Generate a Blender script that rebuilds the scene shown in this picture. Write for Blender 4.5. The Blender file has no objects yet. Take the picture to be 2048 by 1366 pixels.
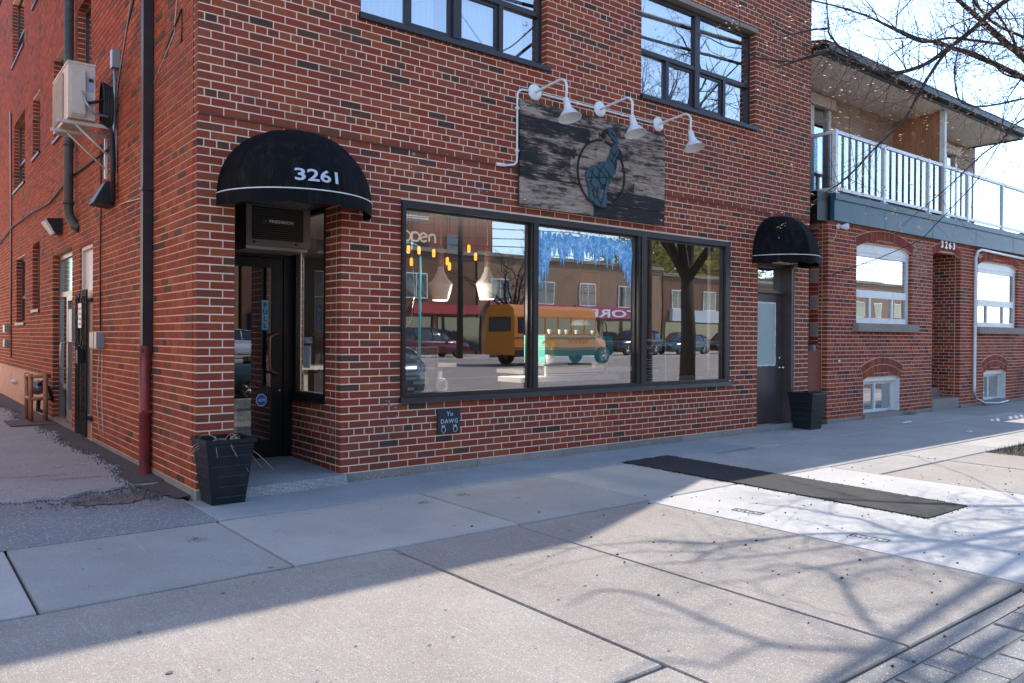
import bpy, math, random
from math import sin, cos, pi, radians, sqrt
from mathutils import Vector, Matrix
random.seed(7)
scn = bpy.context.scene
# ------------------------------------------------------------------ camera
cam_d = bpy.data.cameras.new('camera'); cam = bpy.data.objects.new('camera', cam_d)
scn.collection.objects.link(cam); scn.camera = cam
cam_d.sensor_width = 36.0; cam_d.lens = 27.60; cam_d.clip_start = 0.05; cam_d.clip_end = 2000
_yaw, _pitch, _roll = 0.671324, -0.005658, 0.005656
_f = Vector((sin(_yaw)*cos(_pitch), cos(_yaw)*cos(_pitch), sin(_pitch)))
_r0 = Vector((cos(_yaw), -sin(_yaw), 0)); _u0 = _r0.cross(_f)
_r = _r0*cos(_roll)+_u0*sin(_roll); _u = -_r0*sin(_roll)+_u0*cos(_roll)
CAM = Vector((-2.151, -7.232, 1.408))
cam.matrix_world = Matrix(((_r.x, _u.x, -_f.x, CAM.x), (_r.y, _u.y, -_f.y, CAM.y), (_r.z, _u.z, -_f.z, CAM.z), (0, 0, 0, 1)))
def in_frame(P, m=0.03):
    d = Vector(P)-CAM; z = d.dot(_f)
    if z < .2: return False
    return abs(d.dot(_r)/z) < .652+m and abs(d.dot(_u)/z) < .435+m
# ------------------------------------------------------------------ light
SUN = Vector((7.9, 3.0, 9.3)).normalized()          # direction towards the sun
world = bpy.data.worlds.new('World'); scn.world = world; world.use_nodes = True
wn = world.node_tree.nodes; wl = world.node_tree.links; wn.clear()
w_out = wn.new('ShaderNodeOutputWorld'); w_bg = wn.new('ShaderNodeBackground'); sky = wn.new('ShaderNodeTexSky')
sky.sky_type = 'NISHITA'; sky.sun_disc = False
sky.sun_elevation = math.asin(SUN.z); sky.sun_rotation = math.atan2(SUN.x, SUN.y)
sky.air_density = 0.85; sky.dust_density = 0.1; sky.ozone_density = 0.9; sky.altitude = 100
w_bg.inputs['Strength'].default_value = 0.15
wl.new(sky.outputs[0], w_bg.inputs[0]); wl.new(w_bg.outputs[0], w_out.inputs[0])
sun_d = bpy.data.lights.new('sun', 'SUN'); sun_d.energy = 2.0; sun_d.angle = radians(0.53); sun_d.color = (1.0, 0.93, 0.84)
sun_o = bpy.data.objects.new('sun', sun_d); scn.collection.objects.link(sun_o)
sun_o.rotation_euler = SUN.to_track_quat('Z', 'Y').to_euler(); sun_o.location = (20, 10, 30)
scn.view_settings.view_transform = 'Standard'; scn.view_settings.look = 'None'
scn.view_settings.gamma = 1.0; scn.view_settings.use_curve_mapping = False
scn.view_settings.exposure = 1.66
scn.cycles.max_bounces = 8; scn.cycles.transparent_max_bounces = 16; scn.cycles.caustics_reflective = False; scn.cycles.caustics_refractive = False
# ------------------------------------------------------------------ helpers
COL = scn.collection
class MB:
    def __init__(s): s.v = []; s.f = []; s.t = []; s.sm = []
    def quad(s, a, b, c, d, t=.5, sm=False):
        n = len(s.v); s.v += [tuple(a), tuple(b), tuple(c), tuple(d)]; s.f.append((n, n+1, n+2, n+3)); s.t.append(t); s.sm.append(sm); return s
    def poly(s, pts, t=.5):
        n = len(s.v); s.v += [tuple(p) for p in pts]; s.f.append(tuple(range(n, n+len(pts)))); s.t.append(t); s.sm.append(False); return s
    def box(s, x0, x1, y0, y1, z0, z1, t=.5):
        n = len(s.v)
        s.v += [(x0,y0,z0),(x1,y0,z0),(x1,y1,z0),(x0,y1,z0),(x0,y0,z1),(x1,y0,z1),(x1,y1,z1),(x0,y1,z1)]
        for q in ((0,3,2,1),(4,5,6,7),(0,1,5,4),(1,2,6,5),(2,3,7,6),(3,0,4,7)):
            s.f.append(tuple(n+i for i in q)); s.t.append(t); s.sm.append(False)
        return s
    def hexa(s, b, tp, t=.5):      # bottom 4 and top 4 corners, counter-clockwise
        n = len(s.v); s.v += [tuple(p) for p in b]+[tuple(p) for p in tp]
        for q in ((0,3,2,1),(4,5,6,7),(0,1,5,4),(1,2,6,5),(2,3,7,6),(3,0,4,7)):
            s.f.append(tuple(n+i for i in q)); s.t.append(t); s.sm.append(False)
        return s
    def tube(s, pts, r, seg=8, t=.5, cap=True, sm=True):
        pts = [Vector(p) for p in pts]; n = len(pts)
        rs = r if isinstance(r, (list, tuple)) else [r]*n
        base = len(s.v); up = None
        for i, p in enumerate(pts):
            d = (pts[min(i+1, n-1)]-pts[max(i-1, 0)])
            if d.length < 1e-9: d = Vector((0, 0, 1))
            d.normalize()
            if up is None:
                a = Vector((0, 0, 1)) if abs(d.z) < .9 else Vector((1, 0, 0)); up = (a-d*a.dot(d)).normalized()
            else:
                up = up-d*up.dot(d)
                if up.length < 1e-6: up = d.orthogonal()
                up.normalize()
            w = d.cross(up)
            for k in range(seg):
                a = 2*pi*k/seg; s.v.append(tuple(p+(up*cos(a)+w*sin(a))*rs[i]))
        for i in range(n-1):
            for k in range(seg):
                a = base+i*seg+k; b = base+i*seg+(k+1) % seg
                s.f.append((a, b, b+seg, a+seg)); s.t.append(t); s.sm.append(sm)
        if cap:
            s.f.append(tuple(base+k for k in range(seg))[::-1]); s.t.append(t); s.sm.append(False)
            s.f.append(tuple(base+(n-1)*seg+k for k in range(seg))); s.t.append(t); s.sm.append(False)
        return s
    def lathe(s, c, prof, seg=20, axis='z', t=.5, tilt=None, sm=True):
        base = len(s.v); c = Vector(c)
        for (r, h) in prof:
            for k in range(seg):
                a = 2*pi*k/seg
                if axis == 'z': p = Vector((r*cos(a), r*sin(a), h))
                elif axis == 'y': p = Vector((r*cos(a), h, r*sin(a)))
                else: p = Vector((h, r*cos(a), r*sin(a)))
                if tilt is not None: p = tilt @ p
                s.v.append(tuple(c+p))
        for i in range(len(prof)-1):
            for k in range(seg):
                a = base+i*seg+k; b = base+i*seg+(k+1) % seg
                s.f.append((a, b, b+seg, a+seg)); s.t.append(t); s.sm.append(sm)
        return s
    def disc(s, c, r, axis='y', seg=20, t=.5):
        c = Vector(c); pts = []
        for k in range(seg):
            a = 2*pi*k/seg
            pts.append(c+(Vector((r*cos(a), 0, r*sin(a))) if axis == 'y' else Vector((r*cos(a), r*sin(a), 0)) if axis == 'z' else Vector((0, r*cos(a), r*sin(a)))))
        return s.poly(pts, t)
    def prism(s, pts, y0, y1, t=.5):   # outline of (x, z) extruded along y
        n = len(pts); A = [(p[0], y0, p[1]) for p in pts]; B = [(p[0], y1, p[1]) for p in pts]
        s.poly(A, t); s.poly(B[::-1], t)
        for i in range(n):
            j = (i+1) % n; s.quad(A[j], A[i], B[i], B[j], t)
        return s
    def mesh(s, name, mat):
        me = bpy.data.meshes.new(name); me.from_pydata(s.v, [], s.f)
        at = me.attributes.new('tone', 'FLOAT', 'FACE'); at.data.foreach_set('value', s.t)
        me.polygons.foreach_set('use_smooth', s.sm)
        if mat: me.materials.append(mat)
        me.update(); return me
def wloc(o):
    p = Vector((0, 0, 0))
    while o is not None: p += o.location; o = o.parent
    return p
def link(o, parent=None, loc=(0, 0, 0)):
    COL.objects.link(o); o.location = loc
    if parent is not None:
        o.location = Vector(loc)-wloc(parent); o.parent = parent
    return o
def obj(name, mb, mat, parent=None, loc=(0, 0, 0), kind=None, label=None):
    me = mb.mesh(name, mat) if isinstance(mb, MB) else mb
    o = bpy.data.objects.new(name, me); link(o, parent, loc)
    if kind: o['kind'] = kind
    if label: o['label'] = label
    return o
def tag(o, label, cat, group=None):
    o['label'] = label; o['category'] = cat
    if group: o['group'] = group
    return o
def thing(name, label, cat, loc, group=None):
    o = bpy.data.objects.new(name, None); o.empty_display_size = .1
    COL.objects.link(o); o.location = loc; return tag(o, label, cat, group)
def struct(name, mb, mat, parent=None):
    o = obj(name, mb, mat, parent); o['kind'] = 'structure'; return o
def copy_thing(root, off, label=None):
    r = root.copy(); COL.objects.link(r); r.location = root.location+Vector(off)
    if label: r['label'] = label
    for ch in list(root.children):
        c = ch.copy(); COL.objects.link(c); c.parent = r
        for g in list(ch.children):
            d = g.copy(); COL.objects.link(d); d.parent = c
    return r
def text_mesh(s, size, bold=0.0, sx=1.0, space=1.0, extrude=0.0):
    cu = bpy.data.curves.new('lettering', 'FONT'); cu.body = s; cu.size = size; cu.offset = bold
    cu.space_character = space; cu.extrude = extrude; cu.resolution_u = 3; cu.align_x = 'LEFT'
    o = bpy.data.objects.new('lettering', cu); COL.objects.link(o)
    dg = bpy.context.evaluated_depsgraph_get()
    me = bpy.data.meshes.new_from_object(o.evaluated_get(dg)); bpy.data.objects.remove(o); bpy.data.curves.remove(cu)
    for v in me.vertices: v.co.x *= sx
    return me
def text(name, s, size, loc, mat, parent, bold=0.0, sx=1.0, rot=(pi/2, 0, 0), space=1.0, extrude=0.001, center=False, width=None):
    me = text_mesh(s, size, bold, sx, space, extrude)
    xs = [v.co.x for v in me.vertices] or [0]
    if width:
        k = width/(max(xs)-min(xs)); 
        for v in me.vertices: v.co.x *= k
        xs = [v.co.x for v in me.vertices]
    if center:
        m = (max(xs)+min(xs))/2
        for v in me.vertices: v.co.x -= m
    me.transform(Matrix.Rotation(0, 4, 'X') if rot is None else (Matrix.Rotation(rot[2], 4, 'Z') @ Matrix.Rotation(rot[1], 4, 'Y') @ Matrix.Rotation(rot[0], 4, 'X')))
    me.materials.clear(); me.materials.append(mat)
    o = bpy.data.objects.new(name, me); return link(o, parent, loc)
# ------------------------------------------------------------------ materials
def M(name):
    m = bpy.data.materials.new(name); m.use_nodes = True; nt = m.node_tree
    b = nt.nodes['Principled BSDF']; return m, nt, b
def lk(nt, a, b): nt.links.new(a, b)
def coords(nt, scale=(1, 1, 1), obj_space=False):
    g = nt.nodes.new('ShaderNodeNewGeometry'); mp = nt.nodes.new('ShaderNodeMapping'); mp.inputs['Scale'].default_value = scale
    if obj_space:
        tc = nt.nodes.new('ShaderNodeTexCoord'); lk(nt, tc.outputs['Object'], mp.inputs[0])
    else: lk(nt, g.outputs['Position'], mp.inputs[0])
    return mp.outputs[0]
def noise(nt, vec, scale, detail=4, rough=.6):
    n = nt.nodes.new('ShaderNodeTexNoise'); n.inputs['Scale'].default_value = scale; n.inputs['Detail'].default_value = detail
    n.inputs['Roughness'].default_value = rough; lk(nt, vec, n.inputs['Vector']); return n.outputs['Fac']
def ramp(nt, fac, stops, interp='LINEAR'):
    r = nt.nodes.new('ShaderNodeValToRGB'); r.color_ramp.interpolation = interp; e = r.color_ramp.elements
    while len(e) > 1: e.remove(e[-1])
    e[0].position = stops[0][0]; e[0].color = (*stops[0][1], 1) if len(stops[0][1]) == 3 else stops[0][1]
    for p, c in stops[1:]:
        x = e.new(p); x.color = (*c, 1)
    lk(nt, fac, r.inputs[0]); return r.outputs[0]
def mixc(nt, fac, a, b, mode='MIX'):
    m = nt.nodes.new('ShaderNodeMix'); m.data_type = 'RGBA'; m.blend_type = mode; m.clamp_result = False
    for s, v in ((0, fac), (6, a), (7, b)):
        if hasattr(v, 'links'): lk(nt, v, m.inputs[s])
        elif s == 0: m.inputs[0].default_value = v
        else: m.inputs[s].default_value = (*v, 1)
    return m.outputs[2]
def bump(nt, h, b, strength=.3, dist=.01):
    n = nt.nodes.new('ShaderNodeBump'); n.inputs['Strength'].default_value = strength; n.inputs['Distance'].default_value = dist
    lk(nt, h, n.inputs['Height']); lk(nt, n.outputs[0], b.inputs['Normal'])
def tone(nt):
    a = nt.nodes.new('ShaderNodeAttribute'); a.attribute_name = 'tone'; return a.outputs['Fac']
def plain(name, col, rough=.5, metal=0, var=.12, scale=30, bmp=.0, spec=.5, dirt=None):
    m, nt, b = M(name); v = coords(nt)
    n = noise(nt, v, scale); c = mixc(nt, n, tuple(x*(1-var) for x in col), tuple(min(1, x*(1+var)) for x in col))
    if dirt:
        n2 = noise(nt, v, 3.5, 6, .7); f = ramp(nt, n2, [(.48, (0, 0, 0)), (.68, (1, 1, 1))])
        c = mixc(nt, f, c, dirt)
    lk(nt, c, b.inputs['Base Color']); b.inputs['Roughness'].default_value = rough; b.inputs['Metallic'].default_value = metal
    b.inputs['Specular IOR Level'].default_value = spec
    if bmp: bump(nt, n, b, bmp, .004)
    return m
def emis(name, col, st, base=None):
    m, nt, b = M(name); b.inputs['Base Color'].default_value = (*(base or col), 1)
    b.inputs['Emission Color'].default_value = (*col, 1); b.inputs['Emission Strength'].default_value = st; return m
def mbrick(name, stops, grainscale=1.0):
    stops = [(p, (c[0]*1.08, c[1]*.84, c[2]*.72)) for p, c in stops] if 'red' in name or 'neighbour' in name else stops
    m, nt, b = M(name); t = tone(nt); base = ramp(nt, t, stops, 'CONSTANT'); v = coords(nt)
    n1 = noise(nt, v, 14*grainscale, 5, .65); n2 = noise(nt, coords(nt, (1, 1, .12)), 260, 2, .5); n3 = noise(nt, v, .9, 3)
    n4 = noise(nt, coords(nt, (3, 3, 10)), 9, 3, .6)
    c = mixc(nt, ramp(nt, n1, [(.3, (0, 0, 0)), (.7, (1, 1, 1))]), base, mixc(nt, .62, base, (.9, .8, .75), 'MULTIPLY'))
    c = mixc(nt, ramp(nt, n2, [(.35, (0, 0, 0)), (.7, (1, 1, 1))]), c, mixc(nt, .55, c, (.45, .35, .33), 'MULTIPLY'))
    c = mixc(nt, ramp(nt, n4, [(.55, (0, 0, 0)), (.8, (.5, .5, .5))]), c, (.05, .03, .028))
    c = mixc(nt, ramp(nt, n3, [(.45, (0, 0, 0)), (.75, (.45, .45, .45))]), c, (.10, .055, .045))
    g = nt.nodes.new('ShaderNodeNewGeometry'); sep = nt.nodes.new('ShaderNodeSeparateXYZ'); lk(nt, g.outputs['Position'], sep.inputs[0])
    lk(nt, c, b.inputs['Base Color']); b.inputs['Roughness'].default_value = .82; b.inputs['Specular IOR Level'].default_value = .3
    bump(nt, n2, b, .5, .003); return m
RED = [(0, (.085, .055, .042)), (.05, (.12, .068, .05)), (.12, (.20, .075, .045)), (.22, (.31, .086, .045)), (.34, (.29, .070, .040)), (.5, (.34, .098, .048)),
       (.62, (.265, .068, .040)), (.72, (.32, .078, .045)), (.82, (.36, .115, .052)), (.93, (.31, .062, .042))]
MAT = {}
MAT['brick'] = mbrick('red_brick', RED)
MAT['brick_side_lit'] = mbrick('side_red_brick_lit', [(p, (c[0]*1.22, c[1]*1.25, c[2]*1.1)) for p, c in RED])  # brighter, warmer copy of the front brick for light bounced from the alley
MAT['brick_n'] = mbrick('neighbour_brick', [(0, (.06, .045, .045)), (.06, (.13, .065, .05)), (.16, (.28, .06, .045)), (.32, (.36, .10, .045)), (.45, (.24, .05, .042)), (.6, (.38, .085, .045)), (.72, (.42, .13, .055)), (.88, (.3, .05, .05))])
MAT['brick_b'] = mbrick('beige_brick', [(0, (.52, .39, .29)), (.3, (.60, .46, .35)), (.6, (.56, .42, .32)), (.8, (.66, .52, .40))])
MAT['brick_opp'] = mbrick('brown_brick', [(0, (.20, .10, .06)), (.5, (.24, .13, .08))])
def mortar(name, c1, c2):
    m, nt, b = M(name); v = coords(nt); n = noise(nt, v, 60, 5); n2 = noise(nt, v, 1.6, 5, .7)
    c = mixc(nt, n, c1, c2); c = mixc(nt, ramp(nt, n2, [(.5, (0, 0, 0)), (.75, (.6, .6, .6))]), c, (.40, .26, .20))
    lk(nt, c, b.inputs['Base Color']); b.inputs['Roughness'].default_value = .9; bump(nt, n, b, .5, .003); return m
MAT['mortar'] = mortar('pink_mortar', (.86, .575, .42), (.97, .70, .53))
MAT['mortar_n'] = mortar('pale_mortar', (.70, .46, .32), (.84, .60, .44))
MAT['mortar_b'] = mortar('grey_mortar', (.30, .24, .20), (.38, .31, .26))
def concrete(name, ca, cb, speck=.5, speckc=(.75, .72, .66), rough=.85, agg=90, streaks=0.0, dark=(.12, .11, .1)):
    m, nt, b = M(name); v = coords(nt); t = tone(nt)
    c = mixc(nt, t, ca, cb)
    n1 = noise(nt, v, 1.3, 7, .62); c = mixc(nt, ramp(nt, n1, [(.35, (0, 0, 0)), (.75, (.75, .75, .75))]), c, mixc(nt, 1.0, c, (.72, .70, .68), 'MULTIPLY'))
    vo = nt.nodes.new('ShaderNodeTexVoronoi'); vo.inputs['Scale'].default_value = agg; lk(nt, v, vo.inputs['Vector'])
    sepc = nt.nodes.new('ShaderNodeSeparateColor'); lk(nt, vo.outputs['Color'], sepc.inputs[0])
    near = ramp(nt, vo.outputs['Distance'], [(.22, (1, 1, 1)), (.42, (0, 0, 0))])
    pick = ramp(nt, sepc.outputs[0], [(1-speck*.5, (0, 0, 0)), (1-speck*.5+.02, (1, 1, 1))])
    f = mixc(nt, 1.0, near, pick, 'MULTIPLY'); c = mixc(nt, f, c, speckc)
    pickd = ramp(nt, sepc.outputs[1], [(1-speck*.4, (0, 0, 0)), (1-speck*.4+.02, (1, 1, 1))]); f2 = mixc(nt, 1.0, near, pickd, 'MULTIPLY')
    c = mixc(nt, f2, c, dark)
    n3 = noise(nt, v, 220, 3, .6); c = mixc(nt, n3, mixc(nt, 1.0, c, (.74, .74, .74), 'MULTIPLY'), mixc(nt, 1.0, c, (1.2, 1.2, 1.2), 'MULTIPLY'))
    if streaks:
        ns = noise(nt, coords(nt, (16, 1.2, 1)), 2.2, 6, .7); c = mixc(nt, ramp(nt, ns, [(.58, (0, 0, 0)), (.78, (streaks, streaks, streaks))]), c, (.68, .65, .6))
    nd = noise(nt, v, 7.5, 5, .75); c = mixc(nt, ramp(nt, nd, [(.60, (0, 0, 0)), (.80, (.55, .55, .55))]), c, mixc(nt, 1.0, c, (.55, .52, .5), 'MULTIPLY'))
    lk(nt, c, b.inputs['Base Color']); b.inputs['Roughness'].default_value = rough; b.inputs['Specular IOR Level'].default_value = .35
    bump(nt, mixc(nt, .5, n3, near), b, .45, .004); return m
MAT['slab'] = concrete('old_concrete', (.36, .335, .305), (.50, .46, .42), streaks=.25, agg=150, speck=.4, speckc=(.58,.54,.49), dark=(.2,.18,.165))
MAT['slab_agg'] = concrete('exposed_concrete', (.27, .235, .205), (.38, .335, .29), speck=.75, agg=115, streaks=.35, speckc=(.62, .56, .50), dark=(.14,.115,.10))
MAT['slab_new'] = concrete('new_concrete', (.46, .44, .415), (.56, .54, .51), speck=.35, streaks=.15, dark=(.4, .38, .36))
MAT['slab_blue'] = concrete('grey_concrete', (.30, .325, .33), (.38, .395, .395), speck=.5, agg=140, speckc=(.45,.45,.44), dark=(.14,.14,.14))
MAT['joint'] = plain('joint_dirt', (.035, .03, .022), .95, var=.5, scale=120)
MAT['asphalt'] = concrete('alley_asphalt', (.34, .32, .30), (.42, .395, .37), speck=1.0, agg=75, speckc=(.62, .56, .52), dark=(.09, .08, .08))
MAT['asphalt_b'] = concrete('alley_asphalt_grey', (.21, .21, .21), (.29, .285, .28), speck=1.0, agg=60, speckc=(.58, .58, .58), dark=(.08, .08, .085))
MAT['asphalt_new'] = concrete('black_patch', (.020, .019, .020), (.032, .030, .030), speck=.5, agg=110, speckc=(.10, .10, .10), dark=(.012, .012, .012))
MAT['asphalt_dark'] = concrete('dark_asphalt_seam', (.06, .05, .045), (.12, .10, .09), speck=.8, agg=70, speckc=(.17, .15, .14), dark=(.02, .02, .02))
MAT['road'] = concrete('road_asphalt', (.26, .21, .185), (.31, .25, .22), speck=.7, agg=40)
MAT['paver'] = concrete('paver_concrete', (.20, .19, .18), (.27, .255, .24), speck=.5, agg=120)
MAT['step'] = concrete('step_granite', (.30, .30, .29), (.38, .375, .365), speck=1.0, agg=95, speckc=(.62, .60, .57), dark=(.05, .05, .05))
MAT['found'] = concrete('foundation_concrete', (.27, .23, .20), (.37, .32, .28), speck=.3)
MAT['peach'] = plain('peach_painted_block', (.68, .44, .33), .75, var=.1, scale=4, dirt=(.52, .34, .26))
MAT['stone'] = concrete('rough_stone', (.26, .22, .19), (.38, .33, .28), speck=.3)
MAT['bronze'] = plain('brown_bronze_frame', (.030, .022, .020), .4, .2, var=.25, scale=12, dirt=(.045, .034, .031))
MAT['bronze_up'] = plain('grey_brown_frame', (.040, .034, .037), .4, .2, var=.15, scale=12)
MAT['black'] = plain('black_paint', (.006, .006, .007), .4, .0, spec=.3)
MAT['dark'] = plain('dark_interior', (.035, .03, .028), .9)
MAT['white'] = plain('white_enamel', (.80, .79, .78), .28, var=.04)
MAT['whitevinyl'] = plain('white_vinyl', (.78, .77, .76), .4, var=.04, dirt=(.66, .63, .60))
MAT['offwhite'] = plain('beige_metal', (.66, .58, .48), .5, var=.06, dirt=(.52, .42, .32))
MAT['greymetal'] = plain('grey_metal', (.33, .36, .38), .4, .5)
MAT['galv'] = plain('galvanised_steel', (.38, .36, .34), .38, .75, var=.25, scale=14)
MAT['acface'] = plain('taupe_metal', (.20, .17, .16), .45, .2, var=.06)
MAT['grille'] = plain('dark_grille', (.016, .013, .012), .6, spec=.2)
MAT['rubber'] = plain('black_rubber', (.013, .013, .013), .7)
MAT['downspout'] = plain('brown_downspout', (.024, .016, .018), .45, .1, dirt=(.04, .03, .028))
MAT['redpipe'] = plain('red_painted_iron', (.26, .035, .030), .42, .1, var=.3, scale=9, dirt=(.12, .03, .028))
MAT['greenpipe'] = plain('olive_pipe', (.055, .06, .05), .5, dirt=(.10, .12, .10))
MAT['gas'] = plain('rusty_orange_pipe', (.48, .22, .11), .6, var=.3, scale=25, dirt=(.30, .12, .06))
MAT['ironblack'] = plain('black_iron', (.025, .022, .022), .45, .3)
MAT['door2'] = plain('taupe_painted_door', (.068, .048, .045), .45, .0, var=.1, scale=5, dirt=(.085, .062, .058))
MAT['steel'] = plain('brushed_steel', (.60, .60, .60), .25, 1)
MAT['teal_fascia'] = plain('teal_flashing', (.030, .075, .115), .45, .1, var=.15, scale=5, dirt=(.045, .105, .15))
MAT['soffit'] = plain('cream_soffit', (.88, .79, .68), .5, var=.04)
MAT['gutter'] = plain('charcoal_gutter', (.016, .017, .02), .4, .2)
MAT['shingle'] = plain('shingle', (.07, .06, .058), .9, var=.4, scale=40, bmp=.5)
MAT['rustboard'] = plain('rust_red_board', (.25, .075, .045), .8, var=.12, scale=8, bmp=.2)
MAT['planter'] = plain('charcoal_plastic', (.011, .014, .018), .45, var=.2, scale=25, dirt=(.02, .023, .027), spec=.3)
MAT['planter_line'] = plain('pale_scratch', (.06, .065, .07), .6)
MAT['soil'] = plain('soil', (.05, .035, .022), 1, var=.5, scale=60, bmp=.6)
MAT['straw'] = plain('dry_stalk', (.50, .34, .22), .8, var=.3, scale=20)
MAT['straw_d'] = plain('grey_stalk', (.17, .13, .10), .8, var=.3, scale=20)
MAT['mat'] = plain('brown_rubber_mat', (.13, .075, .06), .9, var=.2, scale=80, bmp=.4)
MAT['plaster'] = plain('pale_plaster', (.62, .60, .58), .8)
MAT['walldark'] = plain('interior_wall', (.075, .062, .056), .9, var=.15, scale=2)
MAT['floorwood'] = plain('interior_floor', (.10, .065, .045), .5, var=.2, scale=4)
MAT['teal'] = plain('teal_panel', (.16, .62, .58), .3, var=.05)
MAT['chalk'] = plain('chalkboard', (.022, .028, .028), .6)
MAT['chalkwhite'] = emis('chalk_letter', (.9, .92, .9), .0, (.85, .86, .84))
MAT['wood'] = plain('light_wood', (.66, .46, .28), .6, var=.2, scale=18)
MAT['copper'] = plain('copper_wood', (.36, .17, .10), .4, .3, var=.1)
MAT['poster'] = plain('red_poster', (.62, .12, .04), .6, var=.5, scale=4)
MAT['ledgec'] = plain('pale_counter', (.74, .75, .75), .5)
MAT['bluesign'] = plain('blue_sticker', (.02, .12, .50), .4, var=.1)
MAT['bluepaint'] = None
MAT['amber'] = emis('amber_bulb', (1.0, .30, .02), 1.1)
MAT['warmglow'] = emis('warm_lamp_light', (1.0, .45, .08), 2.2)
MAT['neon'] = emis('faint_glow_neon_tube', (1, .92, .82), .12, (.82, .76, .70))  # faint glow added to tubes that are not switched on
MAT['numeral'] = plain('reflective_numeral', (.50, .53, .60), .35, var=.08)
MAT['cable'] = plain('cable_sheath', (.016, .014, .015), .6)
MAT['whitecable'] = plain('white_cable', (.62, .55, .50), .6)
MAT['curtain'] = plain('sheer_curtain', (.90, .93, .94), .9, var=.05)
MAT['pull'] = plain('pull_sticker', (.16, .40, .55), .5)
MAT['litter'] = plain('paper_litter', (.8, .8, .78), .8)
MAT['bark'] = plain('tree_bark', (.050, .036, .034), .9, var=.35, scale=40, bmp=.5)
MAT['bark_dark'] = plain('dark_bark', (.022, .017, .015), .9, var=.3, scale=30)
MAT['bud'] = plain('orange_bud', (.55, .24, .07), .6, var=.35, scale=9)
MAT['leafy'] = plain('spring_leaf', (.42, .36, .07), .6, var=.4, scale=2)
MAT['grass'] = plain('grass_blade', (.11, .13, .035), .7, var=.5, scale=12)
def mcloth():
    m, nt, b = M('awning_canvas'); v = coords(nt); n = noise(nt, v, 9, 6, .75); n2 = noise(nt, coords(nt, (1, 1, .25)), 16, 5, .7)
    g = nt.nodes.new('ShaderNodeNewGeometry')
    c = mixc(nt, ramp(nt, n2, [(.50, (0, 0, 0)), (.80, (.7, .7, .7))]), (.0045, .005, .0065), (.032, .032, .028))
    c = mixc(nt, ramp(nt, noise(nt, v, 90, 3, .8), [(.70, (0, 0, 0)), (.74, (.25, .25, .25))]), c, (.06, .06, .06))
    lk(nt, c, b.inputs['Base Color']); b.inputs['Roughness'].default_value = .75; b.inputs['Specular IOR Level'].default_value = .12
    bump(nt, noise(nt, v, 5, 3), b, .5, .02); return m
MAT['cloth'] = mcloth()
def mplank():
    m, nt, b = M('weathered_plank'); t = tone(nt); v = coords(nt, (.7, 1, 5.5))
    n = noise(nt, v, 5.0, 9, .74); nf = noise(nt, coords(nt, (4, 1, 75)), 3.2, 4, .7); nb = noise(nt, coords(nt, (1.0, 1, 2.2)), 2.6, 4, .6)
    ad = nt.nodes.new('ShaderNodeMath'); ad.operation = 'ADD'; lk(nt, n, ad.inputs[0]); 
    s = nt.nodes.new('ShaderNodeMath'); s.operation = 'MULTIPLY'; s.inputs[1].default_value = .45; lk(nt, t, s.inputs[0]); lk(nt, s.outputs[0], ad.inputs[1])
    ad2 = nt.nodes.new('ShaderNodeMath'); ad2.operation = 'ADD'; lk(nt, ad.outputs[0], ad2.inputs[0])
    s2 = nt.nodes.new('ShaderNodeMath'); s2.operation = 'MULTIPLY'; s2.inputs[1].default_value = .62; lk(nt, nb, s2.inputs[0]); lk(nt, s2.outputs[0], ad2.inputs[1])
    hf = nt.nodes.new('ShaderNodeMath'); hf.operation = 'MULTIPLY'; hf.inputs[1].default_value = .5; lk(nt, ad2.outputs[0], hf.inputs[0])
    c = ramp(nt, hf.outputs[0], [(.30, (.007, .008, .012)), (.455, (.014, .011, .011)), (.49, (.04, .026, .022)), (.51, (.16, .105, .08)), (.55, (.36, .265, .205)), (.66, (.50, .39, .32))])
    c = mixc(nt, ramp(nt, nf, [(.40, (.9, .9, .9)), (.50, (0, 0, 0))]), c, mixc(nt, 1.0, c, (.42, .38, .36), 'MULTIPLY'))
    lk(nt, c, b.inputs['Base Color']); b.inputs['Roughness'].default_value = .8; bump(nt, nf, b, .5, .006); return m
MAT['plank'] = mplank()
def mcedar():
    m, nt, b = M('cedar_board'); v = coords(nt, (3, 3, .5)); t = tone(nt); n = noise(nt, v, 9, 5, .6)
    c = mixc(nt, t, (.46, .21, .10), (.58, .29, .15)); c = mixc(nt, ramp(nt, n, [(.35, (0, 0, 0)), (.75, (1, 1, 1))]), c, mixc(nt, 1.0, c, (.62, .52, .45), 'MULTIPLY'))
    k = noise(nt, coords(nt, (1, 1, 1)), 7, 1); c = mixc(nt, ramp(nt, k, [(.73, (0, 0, 0)), (.77, (.8, .8, .8))]), c, (.10, .04, .02))
    lk(nt, c, b.inputs['Base Color']); b.inputs['Roughness'].default_value = .7; return m
MAT['cedar'] = mcedar()
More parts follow.
